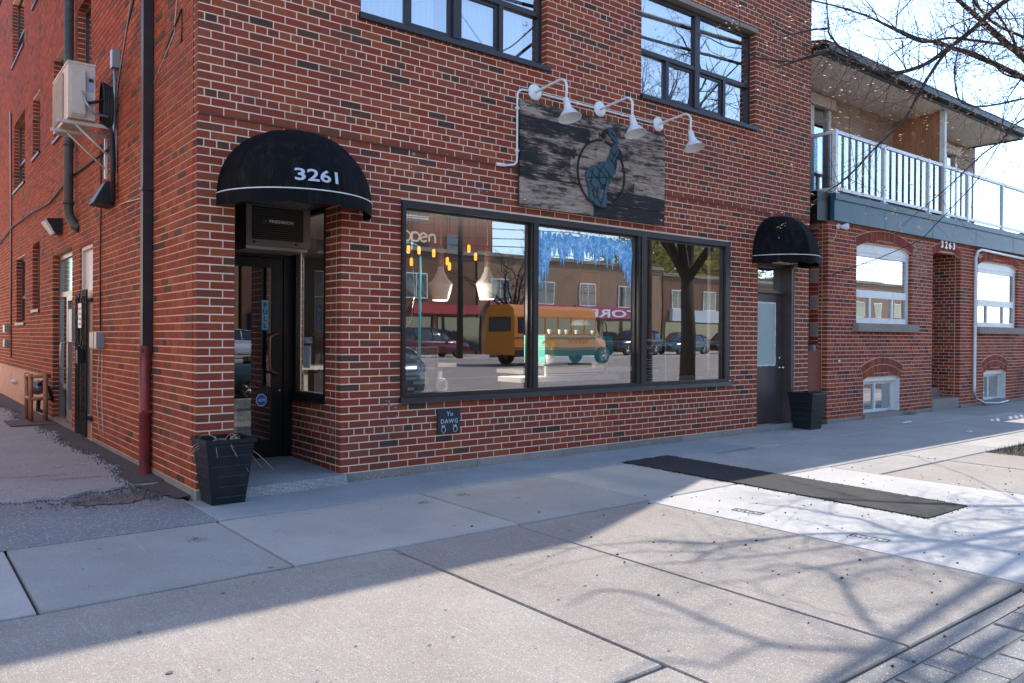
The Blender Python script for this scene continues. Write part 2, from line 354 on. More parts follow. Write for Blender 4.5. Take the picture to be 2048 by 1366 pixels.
def mglass(name, refl, tint=(.9, .93, .93), wavy=.0, rough=0.0, gcol=(1, 1, 1)):
    m = bpy.data.materials.new(name); m.use_nodes = True; nt = m.node_tree; nt.nodes.clear()
    o = nt.nodes.new('ShaderNodeOutputMaterial'); tr = nt.nodes.new('ShaderNodeBsdfTransparent'); gl = nt.nodes.new('ShaderNodeBsdfGlossy')
    tr.inputs[0].default_value = (*tint, 1); gl.inputs['Color'].default_value = (*gcol, 1); gl.inputs['Roughness'].default_value = rough
    fr = nt.nodes.new('ShaderNodeFresnel'); fr.inputs[0].default_value = 1.5
    a = nt.nodes.new('ShaderNodeMath'); a.operation = 'MULTIPLY_ADD'; a.inputs[1].default_value = 1.4; a.inputs[2].default_value = refl; a.use_clamp = True
    lk(nt, fr.outputs[0], a.inputs[0]); mx = nt.nodes.new('ShaderNodeMixShader'); lk(nt, a.outputs[0], mx.inputs[0]); lk(nt, tr.outputs[0], mx.inputs[1]); lk(nt, gl.outputs[0], mx.inputs[2])
    if wavy:
        v = coords(nt, (1, 1, 1)); n = noise(nt, v, .9, 2, .4); bp = nt.nodes.new('ShaderNodeBump'); bp.inputs['Strength'].default_value = 1; bp.inputs['Distance'].default_value = wavy
        lk(nt, n, bp.inputs['Height']); lk(nt, bp.outputs[0], gl.inputs['Normal'])
    lk(nt, mx.outputs[0], o.inputs[0]); return m
MAT['glass'] = mglass('shop_glass', .29, tint=(.98,.99,.98), wavy=.0010)
MAT['glass_door'] = mglass('dark_door_glass', .14)
MAT['glass_up'] = mglass('upper_window_glass', .40, tint=(.9, .95, .98), wavy=.002)
MAT['glass_rail'] = mglass('railing_glass', .32, tint=(.72, .86, .92))
MAT['glass_frost'] = plain('frosted_pane', (.36, .46, .45), .25, var=.15, scale=2)
MAT['glass_frost2'] = plain('frosted_green_pane', (.16, .26, .22), .12, var=.2, scale=2)
def mblue():
    m, nt, b = M('blue_window_paint'); v = coords(nt); n = noise(nt, v, 17, 6, .8)
    c = ramp(nt, n, [(.34, (.06, .24, .50)), (.46, (.14, .40, .70)), (.56, (.32, .60, .86)), (.66, (.80, .90, .96))])
    lk(nt, c, b.inputs['Base Color']); b.inputs['Roughness'].default_value = .6; return m
MAT['bluepaint'] = mblue()
def carpaint(name, col): return plain(name, col, .18, .3, var=.03, spec=.7)
# ------------------------------------------------------------------ ground
G = -0.06
mb = MB()                                              # earth sheet under everything, split round the street
mb.quad((-300, -8.3, G-.05), (300, -8.3, G-.05), (300, 300, G-.05), (-300, 300, G-.05)); struct('ground', mb, MAT['joint'])
mb = MB(); mb.quad((-300, -27, .12), (300, -27, .12), (300, -8.45, G-.13), (-300, -8.45, G-.13)); struct('road', mb, MAT['road'])
mb = MB(); mb.quad((-300, -300, .25), (300, -300, .25), (300, -27, .25), (-300, -27, .25)); struct('far_pavement', mb, MAT['slab'])
mb = MB(); mb.box(-300, 300, -27.2, -27, .1, .252); mb.box(-60, 80, -8.45, -8.3, G-.14, G+.002); struct('kerb', mb, MAT['slab_new'])
mb = MB()
for y in (-12.2, -15.8, -19.5):
    for i in range(-10, 22):
        x = i*4.5; z = G-.13+(.18+.13+.0)*((-8.45-y)/18.55)*.97+.012
        mb.box(x, x+(2.6 if y != -15.8 else 4.5), y-.06, y+.06, z-.01, z+.004)
struct('road_marking', mb, MAT['slab_new'])
walk = bpy.data.objects.new('sidewalk', None); COL.objects.link(walk); walk['kind'] = 'structure'
def slab(x0, x1, y0, y1, t=.5, mat='slab', g=.010, dz=0.0, name='slab', sub=1):
    b = MB(); zt = G+dz; c = .006; r = random.uniform
    x0 += g*.8; x1 -= g*.8; y0 += g*2.0; y1 -= g*2.0; ch = .008
    e = [random.uniform(-.0025, .0025) for _ in range(4)]
    b.hexa([(x0, y0, zt-.04), (x1, y0, zt-.04), (x1, y1, zt-.04), (x0, y1, zt-.04)],
           [(x0, y0, zt-ch), (x1, y0, zt-ch), (x1, y1, zt-ch), (x0, y1, zt-ch)], t)
    b.v[-4:] = [(x0, y0, zt-ch+e[0]), (x1, y0, zt-ch+e[1]), (x1, y1, zt-ch+e[2]), (x0, y1, zt-ch+e[3])]
    b.f.pop(1+len(b.f)-6); b.t.pop(); b.sm.pop()
    n = len(b.v); b.v += [(x0+c, y0+c, zt+e[0]), (x1-c, y0+c, zt+e[1]), (x1-c, y1-c, zt+e[2]), (x0+c, y1-c, zt+e[3])]
    m = n-4
    for i in range(4):
        j = (i+1) % 4; b.f.append((m+i, m+j, n+j, n+i)); b.t.append(t); b.sm.append(False)
    b.f.append((n, n+1, n+2, n+3)); b.t.append(t); b.sm.append(False)
    return obj(name, b, MAT[mat], walk)
A0, A1 = -.93, -2.46                                   # joint lines parallel to the facade
xs = [-9.3, -7.7, -6.2, -4.6, -3.1, -1.53, -.12, 1.74, 3.27]
for i in range(len(xs)-1): slab(xs[i], xs[i+1], A1, A0, random.random(), 'slab')
slab(3.27, 4.58, A1, A0, .7); slab(4.58, 6.1, A1, A0, .5)
xs2 = [6.1, 7.7, 9.3, 10.9, 12.5, 14.1, 15.7, 17.3, 18.9, 20.5, 22.1]
for i in range(len(xs2)-1): slab(xs2[i], xs2[i+1], A1, A0-.1, random.random(), 'slab')
slab(-.1, 2.25, A0, -.01, .6, 'slab_blue', .010)
slab(2.25, 4.0, A0, -.01, .9, 'slab_blue', .010); slab(4.0, 7.0, A0, -.01, 1., 'slab_blue', .010)
slab(7.0, 9.96, A0-.1, -.01, .8, 'slab', .010)
for i in range(5): slab(9.96+i*2.2, 9.96+(i+1)*2.2, A0-.1, -.01, random.random(), 'slab')
# broad panels nearer the street
slab(-5.2, .58, -4.92, A1, .75, 'slab_agg', .010); slab(-9.3, -5.2, -4.92, A1, .5, 'slab_agg'); slab(-9.3, .58, -5.5, -4.92, .5, 'slab_agg', .004)
slab(.58, 1.68, -5.5, A1, .35, 'slab_agg', .011); slab(1.68, 3.2, -5.5, A1, .55, 'slab_agg')
slab(3.2, 6.28, -5.5, A1, .6, 'slab_new', .004)
xs3 = [6.28, 7.9, 9.6, 11.4, 13.2, 15.0, 16.8, 18.6, 20.4]
for i in range(len(xs3)-1): slab(xs3[i], xs3[i+1], -3.05, A1, random.random(), 'slab'); 
slab(6.28, 7.9, -5.5, -3.05, .8, 'slab_agg'); slab(7.9, 9.05, -5.5, -3.05, .6, 'slab_agg')
for i in range(4): slab(12.3+i*2.1, 12.3+(i+1)*2.1, -5.5, -3.05, random.random(), 'slab_agg')
slab(9.05, 12.3, -5.5, -5.05, .5, 'slab_agg')
for i in range(12): mb = MB(); mb.box(-9.3+i*1.8+.004, -7.5+i*1.8-.004, -5.6, -5.505, G-.04, G-.001); obj('edging', mb, MAT['paver'], walk)
mb = MB(); mb.box(3.05, 3.75, -5.68, -5.5, G-.03, G+.045); obj('kerb_stone', mb, MAT['stone'], walk)
# black asphalt patch with a ragged edge
mb = MB(); pts = []
def edge(ax, ay, bx, by, n):
    for i in range(n):
        t = i/n; pts.append((ax+(bx-ax)*t+random.gauss(0, .009), ay+(by-ay)*t+random.gauss(0, .009)))
edge(4.50, -4.34, 5.28, -4.33, 14); edge(5.28, -4.33, 5.44, -.80, 160); edge(5.44, -.80, 4.62, -.84, 14); edge(4.62, -.84, 4.50, -4.34, 160)
mb.poly([(x, y, G+.012) for x, y in pts])
for i in range(len(pts)):
    a = pts[i]; b = pts[(i+1) % len(pts)]; mb.quad((a[0], a[1], G-.01), (b[0], b[1], G-.01), (b[0], b[1], G+.012), (a[0], a[1], G+.012))
obj('asphalt_patch', mb, MAT['asphalt_new'], walk)
mb = MB()
for k in range(1500):
    i = random.randrange(len(pts)); x, y = pts[i][0]+random.gauss(0, .022), pts[i][1]+random.gauss(0, .022); s = random.uniform(.002, .007)
    mb.hexa([(x-s, y-s, G-.002), (x+s, y-s, G-.002), (x+s, y+s, G-.002), (x-s, y+s, G-.002)], [(x-s*.4, y-s*.5, G+s*1.3), (x+s*.4, y-s*.3, G+s*1.2), (x+s*.5, y+s*.4, G+s*1.3), (x-s*.4, y+s*.4, G+s)])
obj('asphalt_crumbs', mb, MAT['asphalt_new'], walk, kind='stuff')
gum = MB()
for k in range(45):
    x, y = random.uniform(-3, 8), random.uniform(-5.4, -1.0); r0 = random.uniform(.006, .017)
    if 4.4 < x < 5.5: continue
    gum.poly([(x+r0*random.uniform(.75, 1.2)*cos(a), y+r0*random.uniform(.75, 1.2)*sin(a), G+.004) for a in [i*2*pi/9 for i in range(9)]])
obj('gum_spots', gum, plain('gum', (.13, .12, .115), .8), walk, kind='stuff')
def hair(x, y, dx, dy, n, w0=.0022):
    b = MB()
    for k in range(n):
        nx_, ny_ = x+dx+random.gauss(0, .014), y+dy+random.gauss(0, .014); w = w0*random.uniform(.4, 1.3); L_ = math.hypot(nx_-x, ny_-y)+1e-6; ox, oy = -(ny_-y)/L_*w, (nx_-x)/L_*w
        b.poly([(x+ox, y+oy, G+.0035), (x-ox, y-oy, G+.0035), (nx_-ox, ny_-oy, G+.0035), (nx_+ox, ny_+oy, G+.0035)]); x, y = nx_, ny_
    obj('hairline_crack', b, MAT['joint'], walk)
hair(.44, -2.55, .035, -.03, 5); hair(1.9, -5.4, -.01, .045, 30, .0014); hair(6.9, -2.5, .03, -.05, 14); hair(2.6, -.9, -.03, .05, 10)
# date stamps pressed in the new concrete
def stamp(cx, cy, s, ang):
    b = MB()
    c_, s_ = cos(ang), sin(ang)
    def P(u, v): return (cx+u*c_-v*s_, cy+u*s_+v*c_)
    def ln(u0, v0, u1, v1, w=.006):
        d = math.hypot(u1-u0, v1-v0); nx, ny = -(v1-v0)/d*w, (u1-u0)/d*w
        b.poly([(*P(u0+nx, v0+ny), G+.0025), (*P(u0-nx, v0-ny), G+.0025), (*P(u1-nx, v1-ny), G+.0025), (*P(u1+nx, v1+ny), G+.0025)])
    ln(-s, -s*.33, s, -s*.33); ln(s, -s*.33, s, s*.33); ln(s, s*.33, -s, s*.33); ln(-s, s*.33, -s, -s*.33)
    for k in range(6):
        u = -s*.8+k*s*.3; ln(u, -s*.15, u, s*.15, .004)
        if k % 2: ln(u, s*.15, u+s*.18, s*.15, .004)
        else: ln(u, -s*.15, u+s*.18, -s*.12, .004)
    obj('date_stamp', b, MAT['joint'], walk)
stamp(3.55, -3.28, .13, -1.45); stamp(3.52, -4.35, .13, -1.45)
def scuff(cx, cy, r):
    b = MB()
    for k in range(26):
        a = random.uniform(0, 2*pi); q = r*random.uniform(.1, 1); l = random.uniform(.01, .03); w = .003
        x, y = cx+q*cos(a), cy+q*sin(a); c_ = cos(a+1.2); s_ = sin(a+1.2)
        b.poly([(x-s_*w, y+c_*w, G+.0025), (x+s_*w, y-c_*w, G+.0025), (x+l*c_+s_*w, y+l*s_-c_*w, G+.0025), (x+l*c_-s_*w, y+l*s_+c_*w, G+.0025)])
    obj('stamp_mark', b, MAT['asphalt_dark'], walk)
scuff(1.55, -1.33, .07); scuff(2.02, -1.25, .07); scuff(-.42, -1.42, .07)
# pavers by the street (interlocking blocks), each one a piece
pav = bpy.data.objects.new('paver_strip', None); COL.objects.link(pav); pav['kind'] = 'structure'
pm = {}
def pmesh(k, w, h):
    if (k, w) not in pm:
        b = MB(); c = .006
        b.hexa([(0, 0, -.04), (w, 0, -.04), (w, h, -.04), (0, h, -.04)], [(c, c, 0), (w-c, c, 0), (w-c, h-c, 0), (c, h-c, 0)], k/7); pm[(k, w)] = b.mesh('paver', MAT['paver'])
    return pm[(k, w)]
npv = 0; far = MB()
mb = MB(); mb.quad((-9, -8.3, G-.007), (14, -8.3, G-.007), (14, -5.6, G-.007), (-9, -5.6, G-.007)); obj('jointing_sand', mb, plain('jointing_sand', (.22, .19, .165), .95, var=.3, scale=90), pav)
for r_ in range(16):
    y = -5.60-(r_+1)*.168
    for i in range(-2, 60):
        x = i*.268+(.134 if r_ % 2 else 0)-.35
        z = G+random.uniform(-.004, .004)
        if x > .6 and in_frame((x, y, G), .02) and npv < 300:
            o = bpy.data.objects.new('paver', pmesh(random.randrange(8), .260, .160)); link(o, pav, (x, y, z)); npv += 1
        else: 
            c = .005; far.hexa([(x, y, z-.04), (x+.26, y, z-.04), (x+.26, y+.16, z-.04), (x, y+.16, z-.04)], [(x+c, y+c, z), (x+.26-c, y+c, z), (x+.26-c, y+.16-c, z), (x+c, y+.16-c, z)], random.random())
obj('paver_field', far, MAT['paver'], pav, kind='stuff')
# alley: lower grey asphalt, an upper layer with a broken edge, dark seam along the wall
mb = MB()
def rag(x): return .86+.05*sin(x*2.3+1)+.045*sin(x*7.7)+.03*sin(x*17+.6)+.10*max(0, min(1, (x+.75)/.4))
N = 150; xsr = [-9+8.93*i/N for i in range(N+1)]
for i in range(N):
    a, b = xsr[i], xsr[i+1]
    mb.quad((a, A0, G-.004), (b, A0, G-.004), (b, rag(b)+.04, G-.006), (a, rag(a)+.04, G-.006))
struct('alley_apron', mb, MAT['asphalt_b'])
mb = MB()
for i in range(N):
    a, b = xsr[i], xsr[i+1]; ra = rag(a)+random.uniform(-.01, .01) if i else rag(a)
    mb.quad((a, rag(a), G+.02), (b, rag(b), G+.02), (b, 30, G+.03), (a, 30, G+.03)); mb.quad((a, rag(a)-.015, G-.02), (b, rag(b)-.015, G-.02), (b, rag(b), G+.02), (a, rag(a), G+.02))
struct('alley_asphalt', mb, MAT['asphalt'])
mb = MB(); prev = None
for i in range(340):
    y = .12+i*.045; w = .24+.06*sin(y*1.7)+.03*sin(y*5.1)+.02*sin(y*13)+.012*sin(y*41)+random.uniform(-.012, .012)
    if y > 6: w += .12*min(1, y-6)
    if y < 1.0: w = .10+.20*y+random.uniform(-.012, .012)
    z = G+.027 if y > 1.0 else G+.01
    if prev: mb.quad((-prev[1], prev[0], prev[2]), (.002, prev[0], prev[2]+.012), (.002, y, z+.012), (-w, y, z))
    prev = (y, w, z)
struct('asphalt_seam', mb, MAT['asphalt_dark'])
mb = MB(); pts = []                                     # brown worn earth where the layers meet
for k in range(120):
    a = 2*pi*k/120; r1 = 1+.18*sin(a*3+1)+.10*sin(a*7)+.05*sin(a*19)+random.uniform(-.04, .04); pts.append((-.50+.42*r1*cos(a), .50+.24*r1*sin(a)))
mb.poly([(x, min(y, rag(x)-.03), G+.002) for x, y in pts]); struct('bare_earth', mb, plain('brown_earth', (.17, .13, .11), .95, var=.6, scale=55, bmp=.5))
mb = MB()
for (sx, sy, n) in ((-1.3, 2.1, 16), (-.9, 1.7, 12), (-.75, 2.5, 10)):   # cracks
    x, y = sx, sy
    for k in range(n):
        nx_, ny_ = x+random.uniform(.02, .06), y+random.uniform(-.05, .045); w = .004+.006*random.random()
        mb.quad((x, y-w, G+.0262), (nx_, ny_-w, G+.0262), (nx_, ny_+w, G+.0262), (x, y+w, G+.0262)); x, y = nx_, ny_
struct('asphalt_crack', mb, MAT['joint'])
mb = MB(); zz = G+.035
mb.box(-.66, .0, 7.15, 8.1, zz-.01, zz+.008)
mats = obj('door_mat', mb, MAT['mat'], None); tag(mats, 'worn brown rubber mat lying in the alley before the glass side door', 'door mat')
cr = MB()
for k in range(2600):
    q = random.random()
    if q < .45: y = random.uniform(.15, 12); x = -(.26+.06*sin(y*1.7)+(.12 if y > 6 else 0))+random.gauss(0, .05); z = G+.027
    elif q < .8: x = random.uniform(-4, -.1); y = rag(x)+random.gauss(-.03, .035); z = G-.004
    else: x = random.gauss(-.5, .3); y = random.gauss(.5, .16); z = G
    if x > -.01: continue
    s = random.choice((.003, .004, .005, .006, .009)); cr.hexa([(x-s, y-s, z-.01), (x+s, y-s, z-.01), (x+s, y+s, z-.01), (x-s, y+s, z-.01)], [(x-s*.4, y-s*.5, z+s), (x+s*.5, y-s*.3, z+s), (x+s*.4, y+s*.4, z+s*1.2), (x-s*.5, y+s*.4, z+s)], random.random())
o = obj('asphalt_rubble', cr, plain('rubble', (.11, .10, .095), .95, var=.5, scale=60), None, kind='stuff'); o['label'] = 'dark crumbs along the broken asphalt edges of the alley'
# grit and small litter: loose bits
grit = MB()
for k in range(900):
    if random.random() < .6: x = random.uniform(-.1, 9.9); y = -abs(random.gauss(0, .16))-.01
    else: x = random.uniform(-4, 9); y = random.uniform(-5.4, -.1)
    s = random.uniform(.003, .009); grit.hexa([(x-s, y-s, G-.001), (x+s, y-s*.6, G-.001), (x+s*.8, y+s, G-.001), (x-s, y+s*.7, G-.001)], [(x-s*.5, y-s*.5, G+s), (x+s*.5, y-s*.4, G+s*.9), (x+s*.4, y+s*.5, G+s), (x-s*.4, y+s*.5, G+s*.8)], random.random())
o = obj('grit', grit, MAT['slab'], None, kind='stuff'); o['label'] = 'loose grit scattered along the foot of the wall and over the slabs'
grit = MB()
for k in range(160):
    x = random.uniform(1.0, 8); y = random.uniform(-5.7, -2.2); s = random.uniform(.003, .010)
    grit.hexa([(x-s, y-s, G), (x+s, y-s*.6, G), (x+s*.8, y+s, G), (x-s, y+s*.7, G)], [(x-s*.5, y-s*.5, G+s), (x+s*.5, y-s*.4, G+s*.9), (x+s*.4, y+s*.5, G+s), (x-s*.4, y+s*.5, G+s*.8)], random.random())
o = obj('fallen_buds', grit, MAT['soil'], None, kind='stuff'); o['label'] = 'dark fallen buds and crumbs on the sunlit concrete'
gr = MB()
for k in range(2600):
    x = random.uniform(9.05, 12.3); y = random.uniform(-5.05, -3.05); h = random.uniform(.03, .09); a = random.uniform(0, 6.3); w = .005
    if math.hypot(x-10.3, y+3.9) < .3: continue
    gr.poly([(x-w*cos(a), y-w*sin(a), G-.02), (x+w*cos(a), y+w*sin(a), G-.02), (x+random.uniform(-.03, .03), y+random.uniform(-.03, .03), G-.02+h)])
obj('grass_tuft', gr, MAT['grass'], None, kind='stuff')['label'] = 'thin grass in the tree pit'
mb = MB(); mb.quad((9.05, -5.05, G-.02), (12.3, -5.05, G-.02), (12.3, -3.05, G-.02), (9.05, -3.05, G-.02)); struct('soil_bed', mb, MAT['soil'])
# ------------------------------------------------------------------ bricks and walls
P_ = .075; JT = .0125
def H(n): return (58.3-n)*P_
class Wall:                                             # u along the wall, o outward, z up
    def __init__(s, fn): s.fn = fn
    def box(s, mb, u0, u1, o0, o1, z0, z1, t, faces5=True):
        f = s.fn; n = len(mb.v)
        mb.v += [f(u0, o0, z0), f(u1, o0, z0), f(u1, o1, z0), f(u0, o1, z0), f(u0, o0, z1), f(u1, o0, z1), f(u1, o1, z1), f(u0, o1, z1)]
        fl = s.flip
        qs = [(3,2,6,7), (0,3,7,4), (1,5,6,2), (0,1,2,3), (4,7,6,5)]
        if not faces5: qs.append((0,4,5,1))
        for q in qs: 
            q = q[::-1] if fl else q
            mb.f.append(tuple(n+i for i in q)); mb.t.append(t); mb.sm.append(False)
def make_wall(fn):
    w = Wall(fn); a = Vector(fn(0, 0, 0)); u = Vector(fn(1, 0, 0))-a; o = Vector(fn(0, 1, 0))-a; z = Vector(fn(0, 0, 1))-a
    w.flip = u.cross(o).dot(z) > 0; w.flip = not w.flip if False else w.flip
    return w
def carve(u0, u1, z0, z1, holes):
    us = sorted(set([u0, u1]+[h[i] for h in holes for i in (0, 1) if u0 < h[i] < u1])); zs = sorted(set([z0, z1]+[h[i] for h in holes for i in (2, 3) if z0 < h[i] < z1]))
    out = []
    for i in range(len(us)-1):
        run = None
        for j in range(len(zs)-1):
            cu, cz = (us[i]+us[i+1])/2, (zs[j]+zs[j+1])/2
            if any(h[0] < cu < h[1] and h[2] < cz < h[3] for h in holes):
                if run: out.append(run); run = None
            else: run = (us[i], us[i+1], run[2] if run else zs[j], zs[j+1])
        if run: out.append(run)
    return out
def mortar_slab(w, u0, u1, z0, z1, holes, thick=.12, off=-.003, g=.004):
    mb = MB()
    for (a, b, c, d) in carve(u0, u1, z0, z1, [(h[0]-g, h[1]+g, h[2]-g, h[3]+g) for h in holes]): w.box(mb, a, b, off-thick, off, c, d, .5, False)
    return mb
def tone_rand(dark=.06):
    return random.uniform(0, .118) if random.random() < dark else random.uniform(.12, 1)
def lay(u0, u1, rows, holes, L=.23, odd0=0, off=lambda z: 0.0, dark=.06, startA=None, startB=None, endA=None, minlen=.03, jit=.0008):
    """rows: list of (z0, z1, kind, parity); returns list of bricks (u0,u1,z0,z1,o,t)"""
    out = []
    for (z0, z1, kind, par) in rows:
        zc = (z0+z1)/2; zb0 = z0+JT/2; zb1 = z1-JT/2
        spans = [(u0, u1)]
        for h in holes:
            if h[2] < zc < h[3]:
                ns = []
                for (a, b) in spans:
                    if h[1] <= a or h[0] >= b: ns.append((a, b))
                    else:
                        if h[0] > a: ns.append((a, h[0]))
                        if h[1] < b: ns.append((h[1], b))
                spans = ns
        step = L/2 if kind == 'h' else L
        x = u0-(L/2 if (par and kind != 'h') else 0)
        if kind == 'h': x = u0+(L*.75)-L if True else x
        tn = tone_rand(dark)
        while x < u1:
            a, b = x, x+step; x += step
            o = off(zc)+random.uniform(-jit, jit); t = tone_rand(dark)
            for (p, q) in spans:
                aa = max(a, p); bb = min(b, q)
                if bb-aa < .045: continue
                if q-bb < .045: bb = q
                if aa-p < .045: aa = p
                out.append((aa+(JT/2 if aa > p+1e-6 or p == u0 and False else (JT/2 if aa > p+1e-6 else 0)), bb-(JT/2 if bb < q-1e-6 else 0), zb0, zb1, o, t))
    return out
def put_bricks(w, bricks, mat, parent, n_ind=300, depth=.10, name='brick', field='brick_field', zmax=7.1):
    """nearest visible bricks become their own objects, the others one mesh"""
    fn = w.fn; L_ = []
    for bk in bricks:
        c = fn((bk[0]+bk[1])/2, bk[4], (bk[2]+bk[3])/2); vis = in_frame(c, -.005)
        L_.append(((Vector(c)-CAM).length+(0 if vis else 1000), bk))
    L_.sort(key=lambda q: q[0]); cache = {}
    for d, bk in L_[:n_ind]:
        if d > 1000: break
        u0, u1, z0, z1, o, t = bk; wd = round(u1-u0, 3); ht = round(z1-z0, 3); k = int(t*24)
        key = (wd, ht, k)
        if key not in cache:
            b = MB(); b0 = Wall(lambda u, oo, z: tuple(Vector(fn(u, oo, z))-Vector(fn(0, 0, 0)))); b0.flip = w.flip
            b0.box(b, -wd/2, wd/2, -depth, 0, -ht/2, ht/2, (k+.5)/24); cache[key] = b.mesh('brick', mat)
        ob = bpy.data.objects.new(name, cache[key]); link(ob, parent, fn((u0+u1)/2, o, (z0+z1)/2))
    rest = MB()
    for d, bk in L_[n_ind:]+[q for q in L_[:n_ind] if q[0] > 1000]:
        u0, u1, z0, z1, o, t = bk; w.box(rest, u0, u1, o-depth, o, z0, z1, t)
    if rest.f: obj(field, rest, mat, parent, kind='stuff')
front = make_wall(lambda u, o, z: (u, -o, z))
side = make_wall(lambda u, o, z: (-o, u, z))            # faces -X, u runs along +Y
# ------------------------------------------------------------------ main building
BH = 9.45
bld = thing('brick_shop_building', 'three storey red brick corner building with a cafe on its ground floor', 'building', (5, 5, 0))
WX0, WX1 = 2.09, 7.75
holesF = [(.34, 1.40, G-.1, 2.75), (2.09, 7.75, .70, 2.85), (8.50, 9.50, G-.1, 2.62), (1.60, 4.10, 4.68, 6.15), (5.78, 8.38, 4.68, 6.15), (1.60, 4.10, 7.4, 8.8), (5.78, 8.38, 7.4, 8.8)]
holesS = [(4.53, 5.44, G-.1, 2.68), (6.03, 7.78, G-.1, 2.72), (11.25, 13.0, 4.5, 5.95), (11.2, 12.55, 1.65, 3.0), (11.4, 13.3, 7.3, 8.7), (9.25, 10.15, 1.87, 3.1),
          (9.25, 10.15, 4.73, 5.85), (9.25, 10.15, 7.6, 8.7), (6.42, 7.72, 4.6, 5.94), (4.68, 5.65, 4.72, 6.1), (8.28, 20, G-.1, .69)]
HEADF = {-58, -52, -46, -40, -34, -28, -22, -16, -10, -4, 1, 10, 16, 52}
def rows(n0, n1, heads, par0=0):
    return [(H(n+1), H(n), 'h' if n in heads else 's', (n+par0) % 2) for n in range(n0, n1)]
ofs = lambda z: .012 if z > H(13) else 0.0
rf = rows(-68, 58, HEADF)
bf = lay(.0, 9.96, rf, holesF, off=ofs, dark=.065)
depthA = .105
cornerF = [b for b in bf if b[0] < .001]; 
put_bricks(front, bf, MAT['brick'], bld, 300)
obj('front_wall', mortar_slab(front, .006, 9.955, H(58)-.01, H(13), holesF), MAT['mortar'], bld)
obj('upper_front_wall', mortar_slab(front, .006, 9.955, H(13), BH, holesF, off=.009), MAT['mortar'], bld)
rs = [(H(n+1), H(n), 'h' if (n-40) % 6 == 0 else 's', (n+1) % 2) for n in range(-68, 58)]
bs = lay(.113, 17.0, rs, holesS, off=lambda z: .004, dark=.05)
put_bricks(side, bs, MAT['brick_side_lit'], bld, 0, field='side_brick_field')
obj('side_wall', mortar_slab(side, .113, 17.0, H(58)-.01, BH, holesS), MAT['mortar'], bld)
# upper front wall stands 12 mm proud over a steel angle
mb = MB(); mb.box(.01, 9.95, -.011, .02, H(13)-.008, H(13)+.006); obj('lintel_angle', mb, plain('rusty_angle', (.10, .05, .03), .7, var=.4, scale=30), bld)
# recess: right-hand return, soffit, floor step
ret = make_wall(lambda u, o, z: (1.40-o, u, z))
hr = [(.36, 1.16, .80, 3)]
rr = [(H(n+1), H(n), 'h' if n == 52 else 's', n % 2) for n in range(20, 58)]
br_ = lay(.113, 1.24, rr, hr, L=.23, dark=.05)
put_bricks(ret, br_, MAT['brick'], bld, 130, field='return_brick_field')
obj('return_wall', mortar_slab(ret, .10, 1.3, H(58)-.01, 2.80, hr, thick=.10), MAT['mortar'], bld)
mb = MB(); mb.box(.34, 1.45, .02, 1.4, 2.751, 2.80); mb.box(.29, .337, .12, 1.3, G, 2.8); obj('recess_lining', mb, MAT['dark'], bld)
mb = MB(); mb.hexa([(.345, -.20, G-.02), (1.43, -.13, G-.02), (1.395, 1.35, G-.02), (.345, 1.35, G-.02)], [(.345, -.17, .028), (1.42, -.10, .028), (1.395, 1.35, .06), (.345, 1.35, .06)]); mb.v = [tuple(p) for p in mb.v]
st = obj('entrance_step', mb, MAT['step'], bld)
mb = MB()
segs = [(1.44, 2.4), (2.4, 3.1), (3.1, 4.4), (4.4, 5.2), (5.2, 6.7), (6.7, 7.6), (7.6, 8.49)]
for a, b in segs: mb.box(a+.003, b-.003, -.012+random.uniform(-.006, .004), .1, G-.05, .018, random.random())
obj('foundation', mb, MAT['found'], bld, kind='stuff')
for q in ((9.51, 9.96, -.01, .1), (0.0, .34, -.006, .1), (-.006, .1, .101, 8.28)): mb = MB(); mb.box(*q, G-.05, .018); obj('foundation_strip', mb, MAT['found'], bld)
for a in (2.45, 3.8, 5.9, 8.1, 4.4):
    mb = MB(); mb.prism([(a, G), (a+.07, G), (a+.06, .02), (a+.01, .012)], -.02, 0); obj('mortar_patch', mb, MAT['stone'], bld)
# painted block foundation of the rear part: separate blocks
fb = {}
for r_ in range(4):
    for k in range(22):
        y = 8.30+k*.41-(.2 if r_ % 2 else 0); y0 = max(8.30, y); y1 = y+.402; z0 = G-.06+r_*.19; z1 = min(z0+.184, .685)
        if 9.95 < (y0+y1)/2 < 10.75 and .1 < (z0+z1)/2 < .62: continue
        if y1-y0 < .05: continue
        b = MB(); side.box(b, y0, y1, -.12, .006+random.uniform(-.001, .001), z0, z1, .5, False); obj('foundation_block', b, MAT['peach'], bld)
mb = MB(); side.box(mb, 8.29, 17, -.14, .002, G-.06, .69, .5, False); mb2 = MB()
for c in carve(8.29, 17, G-.06, .69, [(10.0, 10.7, .12, .62)]): side.box(mb2, c[0], c[1], -.14, .002, c[2], c[3], .5, False)
obj('foundation_core', mb2, MAT['peach'], bld)
mb = MB(); side.box(mb, 10.0, 10.7, -.14, -.12, .12, .62, .5, False); obj('vent_grille', mb, MAT['ironblack'], bld)
